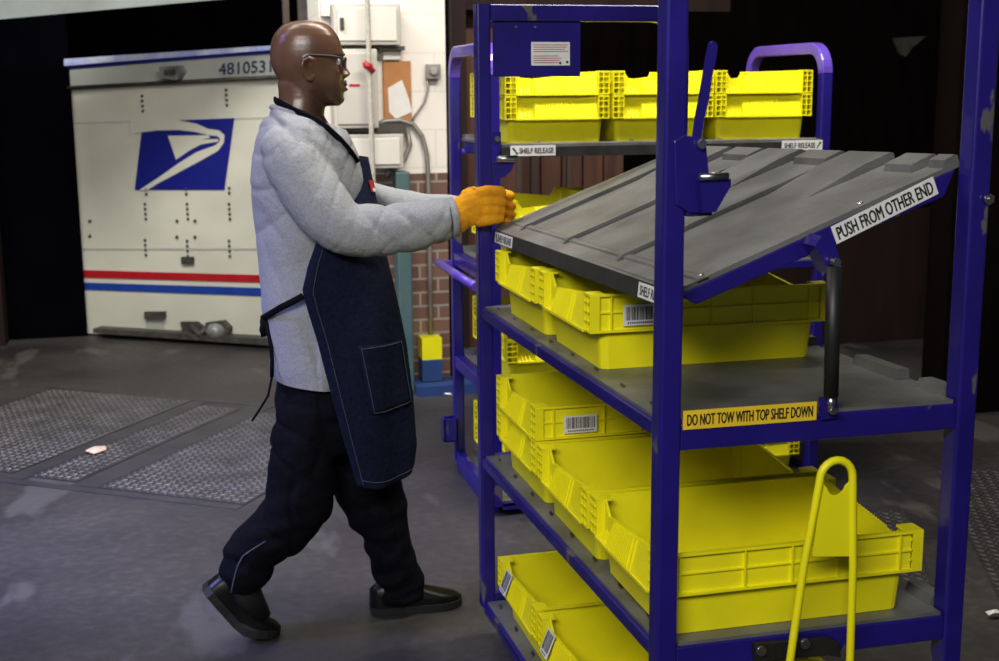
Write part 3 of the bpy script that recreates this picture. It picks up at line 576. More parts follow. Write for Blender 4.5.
mb.prism(left+tip[::-1]+right[::-1], (0, .008, 0)); mb.build('release_lever', M['blue'], cart)
mb = MB()
for px, py in ((980.5, 198),):
    c = at(px, py, .02); mb.cyl((c.x, -.001, c.z), (c.x, -.010, c.z), .011, 6); mb.cyl((c.x, -.009, c.z), (c.x, -.014, c.z), .005, 8)
mb.build('hinge_bolt', M['steel'], cart)
c = at(509, 159, 1.36)
q0 = at(497, 159, 1.34); q1 = at(517, 158, 1.34)
mb = MB(); mb.tube([q0, q1], .008, 10); mb.build('latch_rod', M['steel'], cart)
q = [at(x, y, 1.36) for x, y in ((493, 162), (515, 162), (512, 170), (505, 177), (493, 180))]; mb = MB(); mb.prism(q, (0, .02, 0)); mb.build('catch_wedge', M['blue'], cart)
c = at(497, 139, 1.36); mb = MB(); mb.box(.038, 1.362, c.z-.02, c.x+.012, 1.372, c.z+.02, 1); mb.cyl(c, c+Vector((0, -.008, 0)), .008, 8, 0); mb.build('latch_bolt', [M['steel'], M['blue']], cart)
# black receiver plate with two bolts on middle rail
mb = MB(); q = [at(x, y, .0) for x, y in ((752, 642), (826, 636), (836, 640), (838, 655), (826, 653), (790, 656), (752, 659))]; mb.prism(q, (0, -.012, 0)); rp = mb.build('receiver_plate', M['black'], cart)
for px, py in ((760, 650), (804, 643)): mb = MB(); c = at(px, py, -.012); mb.cyl(c, c+Vector((0, -.008, 0)), .010, 12); mb.build('bolt', M['steel'], rp)
# yellow tow bar
TY = -.05
tb_ = MB(); zc = at(835, 480, TY)
ringc = at(836.5, 481, TY); rad = .033
pts = [at(774, 740, TY), at(790, 661, TY), at(804, 565, TY), at(815, 490, TY)]
lx = at(818, 478, TY); rx = at(854.5, 478, TY); cx = (lx.x+rx.x)/2; r_ = (rx.x-lx.x)/2-.004
low = Vector((pts[0].x-.035, TY, .16)); lowr = Vector((at(851, 661, TY).x-.002, TY, .16))
arc = [Vector((cx-math.cos(PI*i/10)*r_, TY, lx.z-.004+math.sin(PI*i/10)*r_*1.05)) for i in range(11)]
path = [low, at(790, 661, TY), at(804, 565, TY)]+arc+[at(853, 565, TY), at(850, 661, TY), lowr]
tb_.tube(path, .0078, 10); tow = tb_.build('tow_bar', M['yellow_paint'])
# re-origin is not needed: mesh carries world coordinates
tag(tow, None); tow.parent = cart; tow['label'] = 'yellow tow handle with round eye hinged at the cart end'
mb = MB(); ip = [at(821, 497, TY), at(850, 497, TY), at(848, 556, TY), at(812, 556, TY)]
hole = [Vector((cx+math.cos(PI+PI*i/10)*r_*.62, TY, lx.z-.012+math.sin(PI+PI*i/10)*r_*.75)) for i in range(11)]
top_l = at(820, 480, TY); top_r = at(851.5, 480, TY)
ol = [top_l.lerp(at(812.5, 556, TY), i/10) for i in range(11)]
vs = []
n = 11
for i in range(n):
    h = hole[i]; s_ = i/(n-1); bt = at(812.5, 556, TY).lerp(at(850, 556, TY), s_)
    tl = top_l.lerp(top_r, s_)
    vs += [h if 0 < i < n-1 else tl, bt]
fs = [(2*i, 2*i+1, 2*i+3, 2*i+2) for i in range(n-1)]
mb.add([v+Vector((0, -.002, 0)) for v in vs], fs); mb.add([v+Vector((0, .003, 0)) for v in vs], fs)
mb.build('eye_plate', M['yellow_paint'], tow)

rear = make_cart((1.650, 2.42, -.06), PI/2, False, False, .06, 'blue steel shelf cart at the back loaded with stacked yellow crates', 'rear')
rear.scale = (1, .975, 1)
# hitch socket and film on rear cart (local coords: x -> depth, y -> leftwards)
mb = MB(); mb.box(.60, 1.40, .20, .66, 1.46, .205); 
for x0, y0, x1, y1 in ((.60, 1.40, .606, 1.46), (.654, 1.40, .66, 1.46), (.60, 1.40, .66, 1.406), (.60, 1.454, .66, 1.46)): mb.box(x0, y0, .20, x1, y1, .30)
mb.build('hitch_socket', M['blue'], rear)
mb = MB(); mb.tube([(.42, 1.325, 1.895), (.43, 1.330, 1.80), (.42, 1.325, 1.74), (.42, 1.32, 1.69)], [(.016, .004)]*4, 6, up=(1, 0, 0)); mb.build('plastic_film', M['clear'], rear)

# ------------------------------------------------------------------ crates
def crate_mesh():
    mb = MB(); HL, HW, H, N = .285, .200, .170, .085
    bx, by = .250, .178; tx, ty = .256, .184
    def ring(x, y, z, r=.018):
        out = []
        for sx, sy, a0 in ((1, 1, 0), (-1, 1, 90), (-1, -1, 180), (1, -1, 270)):
            for i in range(4): a = math.radians(a0+30*i); out.append((sx*(x-r)+r*math.cos(a), sy*(y-r)+r*math.sin(a), z))
        return out
    def loft(rs, cap0=False):
        n = len(rs[0]); vs = [p for r in rs for p in r]
        mb.add(vs, [[i*n+j, i*n+(j+1) % n, (i+1)*n+(j+1) % n, (i+1)*n+j] for i in range(len(rs)-1) for j in range(n)])
        if cap0: mb.add(rs[0], [list(range(n))[::-1]])
    loft([ring(bx, by, 0), ring(tx, ty, N)], True)
    # inner lining: one smooth slope floor to rim (ends drop to the hand opening)
    def inner(z): f = (z-.006)/(H-.006); return bx-.006+(.262-bx+.006)*f, by-.006+(.189-by+.006)*f
    def ze(y): return .140+(.132-y)/.282*.026
    x0, y0 = inner(.006); mb.add(ring(x0, y0, .006), [list(range(16))])
    xm, ym = inner(.130); loft([ring(x0, y0, .006), ring(xm, ym, .130)])
    xt, yt = inner(H)
    for s in (-1, 1):
        mb.add([(-xm+.018, s*ym, .130), (xm-.018, s*ym, .130), (xt-.018, s*yt, H), (-xt+.018, s*yt, H)], [(0, 1, 2, 3)])
        for e in (-1, 1):      # rounded corner pieces
            c0 = [(e*(xm-.018)+e*.018*math.sin(PI/2*i/4), s*(ym-.018)+s*.018*math.cos(PI/2*i/4), .130) for i in range(5)]
            c1 = [(e*(xt-.018)+e*.018*math.sin(PI/2*i/4), s*(yt-.018)+s*.018*math.cos(PI/2*i/4), H) for i in range(5)]
            mb.add(c0+c1, [(i, i+1, 6+i, 5+i) for i in range(4)])

    for e in (-1, 1):
        X = lambda v: e*v
        P = [(.171, H), (.152, H), (.144, .156), (.132, .140)]+[(y, ze(y)) for y in (.08, .02, -.04, -.10, -.150)]+[(-.156, H), (-.171, H)]
        P = [(y if e < 0 else -y, z) for y, z in P]; n = len(P)
        def xi(z): return inner(z)[0]
        vs = [(X(xi(.130)), y, .130) for y, z in P]+[(X(xi(z)), y, z) for y, z in P]+[(X(.266), y, z) for y, z in P]+[(X(.266), y, N) for y, z in P]
        fs = []
        for i in range(n-1): fs += [(i, i+1, n+i+1, n+i), (n+i, n+i+1, 2*n+i+1, 2*n+i), (2*n+i, 2*n+i+1, 3*n+i+1, 3*n+i)]
        mb.add(vs, fs)
    for s in (-1, 1):
        Y = lambda v: s*v
        def bx2(x0, y0, z0, x1, y1, z1): mb.box(x0, min(Y(y0), Y(y1)), z0, x1, max(Y(y0), Y(y1)), z1)
        bx2(-.262, .1885, N, .262, .1925, H)
        bx2(-.275, .189, H-.005, .275, HW, H+.0005)
        bx2(-.275, .190, N, .275, HW, N+.005)
        bx2(-.262, .190, .127, .262, .197, .130)
        for x in (-.235, -.10, .0, .10, .235): bx2(x-.0015, .190, N, x+.0015, .199, H)
        for e in (-1, 1):
            x0, x1 = sorted((e*.262, e*.285))
            for z in (N+.0005, .106, .127, .148, H-.0065): bx2(x0, .158, z, x1, HW-.0004, z+.004)
            bx2(x0, .156, N, x1-.0002, .159, H-.002); bx2(x0, .176, N, x1-.0002, .179, H-.002); bx2(x0, HW-.003, N, x1-.0002, HW-.0002, H-.002)
    # sloped hand panel: open ribbed bay, grip ribs, then a plain bay
    for e in (-1, 1):
        def W(x, y, z): return (e*x, -e*y*1.0, z) if e > 0 else (e*x, y, z)
        def quadbox(y0, y1, t=.003, dz=.003, zb=N, xt_=.2662, xb=.2845):
            za, zc = ze(y0)-dz, ze(y1)-dz
            mb.hexa([W(xb, y0, zb), W(xb+t, y0, zb), W(xb+t, y1, zb), W(xb, y1, zb), W(xt_, y0, za), W(xt_+t, y0, za+t*.5), W(xt_+t, y1, zc+t*.5), W(xt_, y1, zc)])
        quadbox(-.154, .085)
        y = -.040
        while y < .080: quadbox(y, y+.004, .0062, .005, N+.006, .2670, .2825); y += .0098
        quadbox(-.060, -.056, .0062, .005, N+.006, .2670, .2825)
        # lip under the panel and bay, little gussets in the open bay
        mb.hexa([W(.256, -.158, N-.002), W(.288, -.158, N-.002), W(.288, .158, N-.002), W(.256, .158, N-.002), W(.256, -.158, N+.004), W(.288, -.158, N+.004), W(.288, .158, N+.004), W(.256, .158, N+.004)])
        for y in (.105, .120, .135): mb.hexa([W(.264, y, N), W(.284, y, N), W(.284, y+.003, N), W(.264, y+.003, N), W(.264, y, N+.026), W(.266, y, N+.026), W(.266, y+.003, N+.026), W(.264, y+.003, N+.026)])
        for a_, b_ in ((.1555, .1985), (-.1985, -.1555)):
            mb.hexa([W(.2495, a_, H-.004), W(.2855, a_, H-.004), W(.2855, b_, H-.004), W(.2495, b_, H-.004), W(.2495, a_, H+.001), W(.2855, a_, H+.001), W(.2855, b_, H+.001), W(.2495, b_, H+.001)])
    return mb.mesh('crate_shell', [M['yellow']])
CM = crate_mesh()
def crate(x, y, z, rz, label, group, lab=None):
    o = empty('storage_crate', (x, y, z), rz); tag(o, label, 'crate', group)
    s = bpy.data.objects.new('crate_shell', CM); COL.objects.link(s); s.parent = o
    if lab == 'side':
        sticker('barcode_label', (-.165, -.2005, .122), (1, 0, 0), (0, 0, 1), .088, .046, barcode(.088, .046, 3), o, label='white barcode label')
    elif lab == 'end':
        d = Vector((.028, 0, .043)).normalized()
        sticker('barcode_label', (-.2815, .118, .122), (0, -1, 0), Vector((.018, 0, .045)), .058, .064, barcode(.062, .066, 5), o, label='white barcode label')
    return o
YP = (1.07, .655, .240)
GF = 'yellow crates on the front cart'; GR = 'yellow crates on the rear cart'
ZS = {'u': 1.0055, 'm': .5655, 'b': .1175}
XC = .305
crate(XC, 1.07, ZS['u'], 0, 'yellow crate at far end of front cart upper shelf, under the raised shelf', GF)
crate(XC+.005, .65, ZS['u'], 0, 'yellow crate with barcode in middle of front cart upper shelf, under the raised shelf', GF, 'side')
crate(XC, 1.07, ZS['m'], 0, 'lower yellow crate of the stacked pair on front cart middle shelf', GF)
crate(XC, 1.07, ZS['m']+.0885, 0, 'yellow crate with side barcode topping the stacked pair on front cart middle shelf', GF, 'side')
crate(XC, .65, ZS['m'], 0, 'single yellow crate in centre of front cart middle shelf', GF)
crate(XC, .225, ZS['m']+.003, 0, 'nearest large yellow crate on front cart middle shelf behind the tow handle', GF)
crate(XC, 1.07, ZS['b'], 0, 'yellow crate with end barcode at far end of front cart bottom shelf', GF, 'end')
crate(XC, .65, ZS['b'], 0, 'yellow crate with end barcode in middle of front cart bottom shelf', GF, 'end')
crate(XC, .225, ZS['b']+.003, 0, 'nearest yellow crate on front cart bottom shelf, only its rim showing', GF)
lv = {'t': (1.475-.06, 'top shelf'), 'u': (1.005-.06, 'upper shelf'), 'm': (.565-.06, 'middle shelf'), 'b': (.117-.06, 'bottom shelf')}
for key, (zz, ln) in lv.items():
    for i, (yy, pn) in enumerate(((1.10, 'left'), (.685, 'middle'), (.275, 'right'))):
        for k_, kn in ((0, 'lower'), (1, 'upper')):
            cx_, cy_ = 1.655-yy, 2.42+.315
            crate(cx_, cy_, zz+.001+(-.001 if key == 't' else 0)+k_*.0885, PI/2, '%s yellow crate of the %s stack on the rear cart %s' % (kn, pn, ln), GR)

# ------------------------------------------------------------------ worker
YC = 1.62
PS = .00289          # metres per photo pixel at the worker
def dg_mesh(o):
    dg = bpy.context.evaluated_depsgraph_get(); dg.update(); return bpy.data.meshes.new_from_object(o.evaluated_get(dg))
def fuse(name, mb, m_, voxel, parent, smooth=6, disp=None, cut=None):
    o = mb.build('tmp', M[m_]); r = o.modifiers.new('r', 'REMESH'); r.mode = 'VOXEL'; r.voxel_size = voxel; r.use_smooth_shade = True
    s = o.modifiers.new('s', 'SMOOTH'); s.factor = .5; s.iterations = smooth
    me = dg_mesh(o); me.name = name; bpy.data.objects.remove(o)
    me.materials.clear(); me.materials.append(M[m_])
    if disp or cut:
        bm = bmesh.new(); bm.from_mesh(me); bm.normal_update()
        if disp:
            mv = [(v, v.co+v.normal*disp(v.co, v.normal)) for v in bm.verts]
            for v, c in mv: v.co = c
        if cut:
            for co, no in cut:
                g = bmesh.ops.bisect_plane(bm, geom=bm.verts[:]+bm.edges[:]+bm.faces[:], plane_co=co, plane_no=no, clear_outer=True)
        bm.to_mesh(me); bm.free()
    for p in me.polygons: p.use_smooth = True
    ob = bpy.data.objects.new(name, me); COL.objects.link(ob); ob.parent = parent
    return ob
def sect(mb, rows, n=28, e=2.3, yc=YC, k=1):
    """rows: (y_px, x_back, x_front, half_width, y_shift)"""
    R = []
    for row in rows:
        yp, xb, xf, hw = row[:4]; ys = row[4] if len(row) > 4 else 0
        a = at(xb, yp, yc); b = at(xf, yp, yc); z = (a.z+b.z)/2; cx = (a.x+b.x)/2; hx = (b.x-a.x)/2*k
        rr = []
        for j in range(n):
            q = 2*PI*j/n; c, s = math.cos(q), math.sin(q)
            rr.append(Vector((cx+hx*math.copysign(abs(c)**(2/e), c), yc+ys+hw*math.copysign(abs(s)**(2/e), s), z)))
        R.append(rr)
    vs = [p for r in R for p in r]
    mb.add(vs, [[i*n+j, i*n+(j+1) % n, (i+1)*n+(j+1) % n, (i+1)*n+j] for i in range(len(R)-1) for j in range(n)])
    mb.add(R[0], [list(range(n))[::-1]]); mb.add(R[-1], [list(range(n))])
def limb(mb, pts, sub=3, n=18):
    """pts: (px, py, Y, radius); smooth interpolation"""
    P = [at(p[0], p[1], p[2]) for p in pts]; r = [p[3] for p in pts]; out = []; ro = []
    for i in range(len(P)-1):
        p0 = P[max(i-1, 0)]; p1 = P[i]; p2 = P[i+1]; p3 = P[min(i+2, len(P)-1)]
        for j in range(sub):
            t = j/sub; out.append(.5*((2*p1)+(p2-p0)*t+(2*p0-5*p1+4*p2-p3)*t*t+(3*p1-p0-3*p2+p3)*t**3)); ro.append(r[i]*(1-t)+r[i+1]*t)
    out.append(P[-1]); ro.append(r[-1]); mb.tube(out, ro, n)
    return out
worker = empty('person', (at(330, 615, YC).x, YC, 0))
worker.location = (0, 0, 0)
tag(worker, 'bald person in grey sweatshirt, denim apron, glasses and yellow gloves gripping the front cart', 'person')

# --- body (one continuous skin)
body = MB()
def head(mb):
    rows = [(20.4, 299, 313, .018), (22, 289, 323, .045), (25, 282.5, 328.5, .058), (29.5, 277.5, 333, .067), (36, 273.2, 337.8, .074), (44, 270.8, 340.8, .078), (51, 269.8, 342.2, .079), (56, 269.8, 342.4, .079), (60, 270.2, 341.3, .078),
            (65, 271.3, 340.4, .077), (70, 273, 340.6, .075), (75, 275.5, 341, .073), (80, 279, 341.6, .071), (85, 284, 342.2, .068), (90, 290, 342.6, .064), (95, 296, 343, .058), (100, 303, 343.2, .050), (103.5, 312, 342.2, .040), (106, 324, 339, .022)]
    n = 96; R = []; sub = []
    for i in range(len(rows)-1):
        for j in range(5): t = j/5; sub.append([rows[i][q]*(1-t)+rows[i+1][q]*t for q in range(4)])
    sub.append(list(rows[-1]))
    def g(x, c, w_): return math.exp(-((x-c)/w_)**2)
    for yp, xb, xf, hw in sub:
        a = at(xb, yp, YC); b = at(xf, yp, YC); cx = a.x*.45+b.x*.55; rr = []
        for j in range(n):
            q = 2*PI*j/n; c, s = math.cos(q), math.sin(q)
            hx = (b.x-cx) if c > 0 else (cx-a.x)
            e = 2.15 if c > 0 else 2.0
            x = cx+hx*math.copysign(abs(c)**(2/e), c); y = hw*math.copysign(abs(s)**(2/e), s)
            if c > 0:
                d = 0; ay = abs(y)
                # nose
                nl = (3.2*g(yp, 62, 4)+6.8*g(yp, 69.5, 4.2)+8.2*g(yp, 75.0, 3.6)) ; wn = .011+.007*g(yp, 76, 4)
                d += nl*PS*g(ay, 0, wn)
                d += 3.5*PS*g(yp, 76.5, 2.4)*g(ay, .014, .006)
                # brow, eye sockets
                d += 2.4*PS*g(yp, 54.5, 2.6)*g(ay, .022, .022)
                d -= 4.6*PS*g(yp, 62, 4.0)*g(ay, .031, .013)
                # cheek, muzzle, lips, chin
                d += 1.5*PS*g(yp, 74, 6)*g(ay, .042, .016)
                d += 3.4*PS*g(yp, 87, 6)*g(ay, 0, .022)
                d += (3.4*g(yp, 84.6, 1.7)+3.8*g(yp, 90, 1.9)-2.6*g(yp, 87.3, .9))*PS*g(ay, 0, .019)
                d -= 1.6*PS*g(yp, 94.5, 1.7)*g(ay, 0, .016)
                d += 1.6*PS*g(yp, 100, 3)*g(ay, 0, .018)
                x += d
            rr.append(Vector((x, YC+y, a.z)))
        R.append(rr)
    vs = [p for r in R for p in r]
    mb.add(vs, [[i*n+j, i*n+(j+1) % n, (i+1)*n+(j+1) % n, (i+1)*n+j] for i in range(len(R)-1) for j in range(n)])
    mb.add(R[0], [list(range(n))[::-1]]); mb.add(R[-1], [list(range(n))])
head(body)
sect(body, [(74, 281, 314, .045), (84, 277.5, 316, .052), (92, 278.5, 322, .054), (100, 278.5, 326, .056), (108, 277, 325, .060), (116, 275, 324, .066), (126, 270, 330, .08)], e=2)
# ears
for s in (-1, 1):
    ey = YC+s*.0765
    def E(px, py, dy=0): p = at(px, py, YC); return Vector((p.x, ey+s*dy, p.z))
    hp = [E(311, 66, 0), E(310, 61.5, .005), E(305.5, 59, .010), (E(300.5, 61, .014)), E(298.5, 67, .015), E(300, 74, .012), E(304, 79.5, .006), E(308, 80, .003), E(310, 76, 0)]
    body.tube(hp, [.0045, .005, .0052, .0055, .0055, .0055, .006, .006, .004], 8)
    body.tube([E(303, 64, .005), E(303, 70, .006), E(307, 76, .002)], [.004, .0045, .004], 8)
    body.ball(E(305, 70, -.001), (.014, .006, .022), 10)
# torso, arms, legs under the clothes
sect(body, [(119, 281, 318, .075), (127, 270, 334, .14), (140, 265, 342, .155), (180, 262, 350, .15), (240, 266, 350, .145), (300, 272, 350, .15), (350, 281, 352, .14), (395, 288, 352, .13), (420, 292, 350, .11)])
RA = [(288, 154, YC-.135, .042), (312, 187, YC-.19, .046), (345, 226, YC-.25, .046), (395, 229, YC-.28, .042), (450, 218, YC-.30, .030), (466, 212, YC-.305, .022)]
LA = [(293, 154, YC+.135, .045), (328, 182, YC+.20, .050), (372, 204, YC+.17, .044), (415, 211, YC+.02, .040), (462, 212, YC-.13, .030)]
limb(body, RA); limb(body, LA)
RL = [(312, 415, YC-.065, .065), (298, 460, YC-.08, .075), (284, 508, YC-.08, .058), (258, 548, YC-.08, .052), (236, 580, YC-.08, .036)]
LL = [(332, 415, YC+.06, .065), (362, 470, YC+.05, .070), (382, 515, YC+.03, .055), (392, 560, YC+.02, .045), (394, 592, YC+.02, .036)]
limb(body, RL); limb(body, LL)
# feet inside the shoes
limb(body, [(236, 580, YC-.08, .034), (243, 597, YC-.08, .030), (250, 606, YC-.08, .020)]); limb(body, [(394, 592, YC+.02, .036), (398, 602, YC+.02, .032), (440, 605, YC+.02, .022)])
# hands: palm and fingers (inside the gloves)
def hand(mb, G, side, g=0):
    """G: dict of world points; palm block, four fingers, thumb. g = glove thickness"""
    mb.tube([G['wrist'], G['wrist'].lerp(G['palm'], .5), G['palm'], G['knuck']], [(.030+g, .020+g), (.037+g, .021+g), (.041+g, .019+g), (.037+g, .014+g)], 14, up=(0, 0, 1))
    for f in G['fingers']: mb.tube(f[0], [r+g for r in f[1]], 10); mb.ball(f[0][-1], f[1][-1]+g, 10)
    mb.tube(G['thumb'], [.014+g, .012+g, .011+g, .009+g], 10); mb.ball(G['thumb'][-1], .009+g, 10)
def fingers(kx, ky, tipdx, ys, wrapY, lens):
    out = []
    return out
V = Vector
yR = 1.318           # right hand plane, just before the far-left post (post spans y 1.35-1.40)
rk = at(478, 206, yR)
G1 = {'wrist': at(452, 218, yR-.002), 'palm': at(467, 210, yR), 'knuck': at(481, 205, yR+.004), 'fingers': [], 'thumb': []}
for (zy, ln, z2) in ((191.5, 1.0, 192), (201, 1.06, 202), (210.5, 1.0, 211), (219.5, .86, 218)):
    k0 = at(476, zy+2, yR+.004); k1 = at(487, zy, yR-.004); k2 = at(487+13.5*ln, z2, yR+.004); k3 = V((k2.x+.006, 1.362, k2.z-.003)); k4 = V((k2.x-.006, 1.392, k2.z-.006))
    G1['fingers'].append(([k0, k1, k1.lerp(k2, .6), k2, k3, k4], [.0108, .0110, .0105, .0102, .0095, .0088]))
t0 = at(462, 203, yR+.01); G1['thumb'] = [t0, V((t0.x+.03, yR+.035, t0.z+.012)), V((-.022, 1.385, t0.z+.022)), V((.004, 1.425, t0.z+.022))]
hand(body, G1, -1)
yL = 1.452
G2 = {'wrist': at(458, 213, yL+.03), 'palm': at(470, 209, yL+.012), 'knuck': at(484, 206, yL+.002), 'fingers': [], 'thumb': []}
for (zy, ln) in ((193, .95), (203, 1.05), (212, 1.0), (220, .85)):
    k0 = at(480, zy+2, yL+.002); k1 = at(490, zy, yL+.004); k2 = at(490+16*ln, zy+1, yL-.004); k3 = V((k2.x+.012, yL-.018, k2.z-.004))
    G2['fingers'].append(([k0, k1, k1.lerp(k2, .5), k2, k3], [.0108, .0110, .0105, .010, .009]))
t0 = at(466, 203, yL); G2['thumb'] = [t0, V((t0.x+.025, yL-.02, t0.z+.018)), V((-.030, 1.42, t0.z+.028)), V((-.018, 1.40, t0.z+.030))]
hand(body, G2, 1)
skin = fuse('body', body, 'skin', .0042, worker, 3)
gl = MB(); hand(gl, G1, -1, .0068); gl.tube([at(451, 219, yR-.002), at(455, 217.5, yR-.002), at(463, 213, yR)], [(.048, .040), (.048, .038), (.044, .030)], 14, up=(0, 0, 1))
fuse('glove', gl, 'glove', .0032, worker, 3, lambda c, nn: .0012*noise.noise(c*60))
gl = MB(); hand(gl, G2, 1, .0045)
fuse('glove', gl, 'glove', .0032, worker, 3)

# --- eyes and glasses
mb = MB()
for s in (-1, 1): p = at(335.2, 62, YC); mb.ball((p.x, YC+s*.031, p.z), .0125, 14)
mb.build('eyes', M['eyewhite'], worker)
mb = MB()
for s in (-1, 1): p = at(339.2, 62, YC); mb.ball((p.x-.0015, YC+s*.031, p.z), (.003, .0055, .0055), 12)
mb.build('irises', M['ink'], worker)
gz = MB(); lens = MB()
def GP(px, py, y): p = at(px, py, YC); return V((p.x, YC+y, p.z))
for s in (-1, 1):
    pts = []
    for i in range(17):
        a = 2*PI*i/16; yy = s*(.033+.026*math.cos(a)); wrap = (abs(yy)/.06)**2*5.5
        pts.append(GP(345.6-wrap, 62.5-4.6*math.sin(a)*(1 if math.sin(a) > 0 else 1.25), yy))
    gz.tube(pts, .0019, 6)
    cc = sum(pts[:16], V((0, 0, 0)))/16
    lens.add([p+V((-.0005, 0, 0)) for p in pts[:16]]+[cc+V((.001, 0, 0))], [(i, (i+1) % 16, 16) for i in range(16)], 0, True)
    gz.tube([GP(340.2, 60, s*.059), GP(338.5, 58.5, s*.071), GP(330, 57, s*.0795), GP(318, 56, s*.0830), GP(308, 55.6, s*.0835), GP(303, 57, s*.083), GP(300.5, 62, s*.081)], [(.0030, .0016)]*7, 8)
gz.tube([GP(345.6, 60, -.008), GP(346.6, 59.5, 0), GP(345.6, 60, .008)], .0018, 6)
go = gz.build('eyeglasses', M['black'], worker); lens.build('lens', M['lens'], go)
# moustache and brows
mb = MB()
for s in (-1, 1):
    mb.tube([GP(345.5, 81.3, s*.001), GP(345, 82, s*.012), GP(343.2, 85, s*.021)], [.0035, .0035, .0022], 8)
mb.build('moustache', M['black'], worker)
mb = MB()
for s in (-1, 1): mb.tube([GP(343.4, 55.5, s*.012), GP(343.2, 54.3, s*.025), GP(339.5, 55.0, s*.040)], [(.002, .0028)]*3, 8)
mb.build('eyebrows', M['black'], worker)

# --- sweatshirt
sh = MB()
sect(sh, [(108, 272, 317, .080), (112, 269, 325, .105), (117, 265.5, 334, .150), (125, 261, 343, .178), (138, 256.5, 351, .196), (155, 252.5, 358, .200), (180, 250.5, 365, .188), (215, 252.5, 366, .176), (255, 258, 366, .172), (300, 262, 372, .176), (340, 267, 378, .182), (372, 271, 382, .188), (400, 274, 386, .190)], n=40)
sh.ball(at(286, 150, YC-.135), (.074, .070, .074), 18)
sh.ball(at(292, 148, YC+.135), (.074, .070, .074), 18)
limb(sh, [(286, 150, YC-.135, .074), (295, 166, YC-.165, .082), (310, 191, YC-.19, .084), (332, 219, YC-.225, .080), (350, 229, YC-.24, .077), (380, 230, YC-.258, .073), (410, 227, YC-.275, .069), (435, 221.5, YC-.29, .062), (447, 218, YC-.296, .058), (453, 217.5, YC-.30, .057)], n=24)
limb(sh, [(293, 150, YC+.135, .086), (312, 172, YC+.18, .082), (345, 196, YC+.19, .072), (375, 205, YC+.15, .064), (410, 211, YC+.03, .060), (440, 213, YC-.07, .054), (455, 213.5, YC-.12, .050)], n=24)
fold_c = at(352, 229, YC-.24)
ARMX = at(318, 220, 1.35).x; ELX = at(352, 229, 1.38).x
def shirt_disp(c, nn):
    arm = 1 if (c.x > ARMX and c.y < 1.52) or c.y < YC-.21 else 0
    if arm:
        n1 = noise.noise(V((c.x*7+c.z*9, c.y*2.5, c.z*2-c.x*2)))
        n2 = noise.noise(V((c.x*15-c.z*6+7, c.y*3, c.z*4)))
    else:
        n1 = noise.noise(V((c.x*7+c.z*4, c.y*3, c.z*1.6-c.x*2+2)))
        n2 = noise.noise(V((c.x*4-c.z*7+7, c.y*2, c.z*4)))
    d = noise.noise(c*6)*.006+noise.noise(c*30)*.0008
    k_ = .35+1.1*max(0, min(1, .5+noise.noise(c*3.1+V((3, 1, 2)))*1.6))
    if arm: k_ *= .55+.75*math.exp(-((c.x-ELX)/.10)**2)
    d -= .0100*k_*max(0, 1-abs(n1)*3.2)**1.5
    d -= .0048*k_*max(0, 1-abs(n2)*4)**1.5
    return d+.002
hem = at(272, 387, YC); hem2 = at(327, 380, YC)
fuse('sweatshirt', sh, 'shirt', .0055, worker, 8, shirt_disp, cut=[(tuple(at(271, 107.5, YC)), (.30, 0, .95)), ((hem.x, YC, hem.z+.032), (-.10, 0, -1))])
mb = MB(); cpts = []
for i in range(25):
    a = 2*PI*i/24; c, s = math.cos(a), math.sin(a); p0 = at(296.5+25.5*c, 115+8.5*c, YC); cpts.append(V((p0.x, YC+.079*s, p0.z)))
mb.tube(cpts, [(.008, .005)]*25, 8, up=(0, 0, 1), cap=False); mb.build('collar', M['shirt'], worker)
for (cx_, cy_, yy, r_) in ((451, 218, YC-.299, .0565), (455, 213.5, YC-.12, .051)):
    mb = MB(); a = at(cx_-2, cy_, yy); b = at(cx_+5, cy_-1.2, yy); n_ = 28; pts_ = [a.lerp(b, t) for t in (0, .12, .5, .88, 1)]
    mb.tube(pts_, [r_*.94, r_, r_*.99, r_*.96, r_*.86], n_, cap=True); mb.build('cuff', M['shirt'], worker)
mb = MB(); hp = []
for i in range(41):
    a = 2*PI*i/40; c, s = math.cos(a), math.sin(a); e = 2/2.3
    xb = at(271.5, 386, YC).x; xf = at(384, 380, YC).x; cx_ = (xb+xf)/2; hx = (xf-xb)/2
    hp.append(V((cx_+hx*math.copysign(abs(c)**e, c), YC+.190*math.copysign(abs(s)**e, s), hem.z+.004+.10*(-(cx_+hx*c-hem.x))*-.9*1)))
# --- trousers
tr = MB()
sect(tr, [(365, 277, 372, .160), (385, 275.5, 376, .166), (400, 274.5, 378, .170), (420, 275, 380, .165), (445, 277, 378, .145)], n=32)
limb(tr, [(310, 408, YC-.068, .100), (305, 440, YC-.075, .100), (304, 470, YC-.08, .102), (299, 500, YC-.08, .103), (281, 527, YC-.08, .092), (258, 547, YC-.08, .080), (247, 562, YC-.08, .076), (243, 576, YC-.08, .074), (245, 588, YC-.08, .060)], n=24)
limb(tr, [(335, 408, YC+.06, .100), (350, 440, YC+.055, .112), (364, 475, YC+.045, .110), (376, 505, YC+.035, .095), (385, 530, YC+.03, .078), (391, 552, YC+.025, .073), (396, 572, YC+.02, .076), (400, 586, YC+.02, .082), (402, 597, YC+.02, .072)], n=24)
def tr_disp(c, nn):
    low = max(0, 1-c.z/.45)
    return noise.noise(V((c.x*7, c.y*7, c.z*5)))*.008+noise.noise(V((c.x*10+4, c.y*10, c.z*24-c.x*6)))*(.005+.014*low)-.008*max(0, 1-abs(noise.noise(V((c.x*8+c.z*5, c.y*4, c.z*6-c.x*4))))*4)**1.4
fz = at(402, 597, YC+.02).z
fuse('trousers', tr, 'trouser', .0075, worker, 5, tr_disp)
mb = MB()   # pale piping line on the near trouser leg
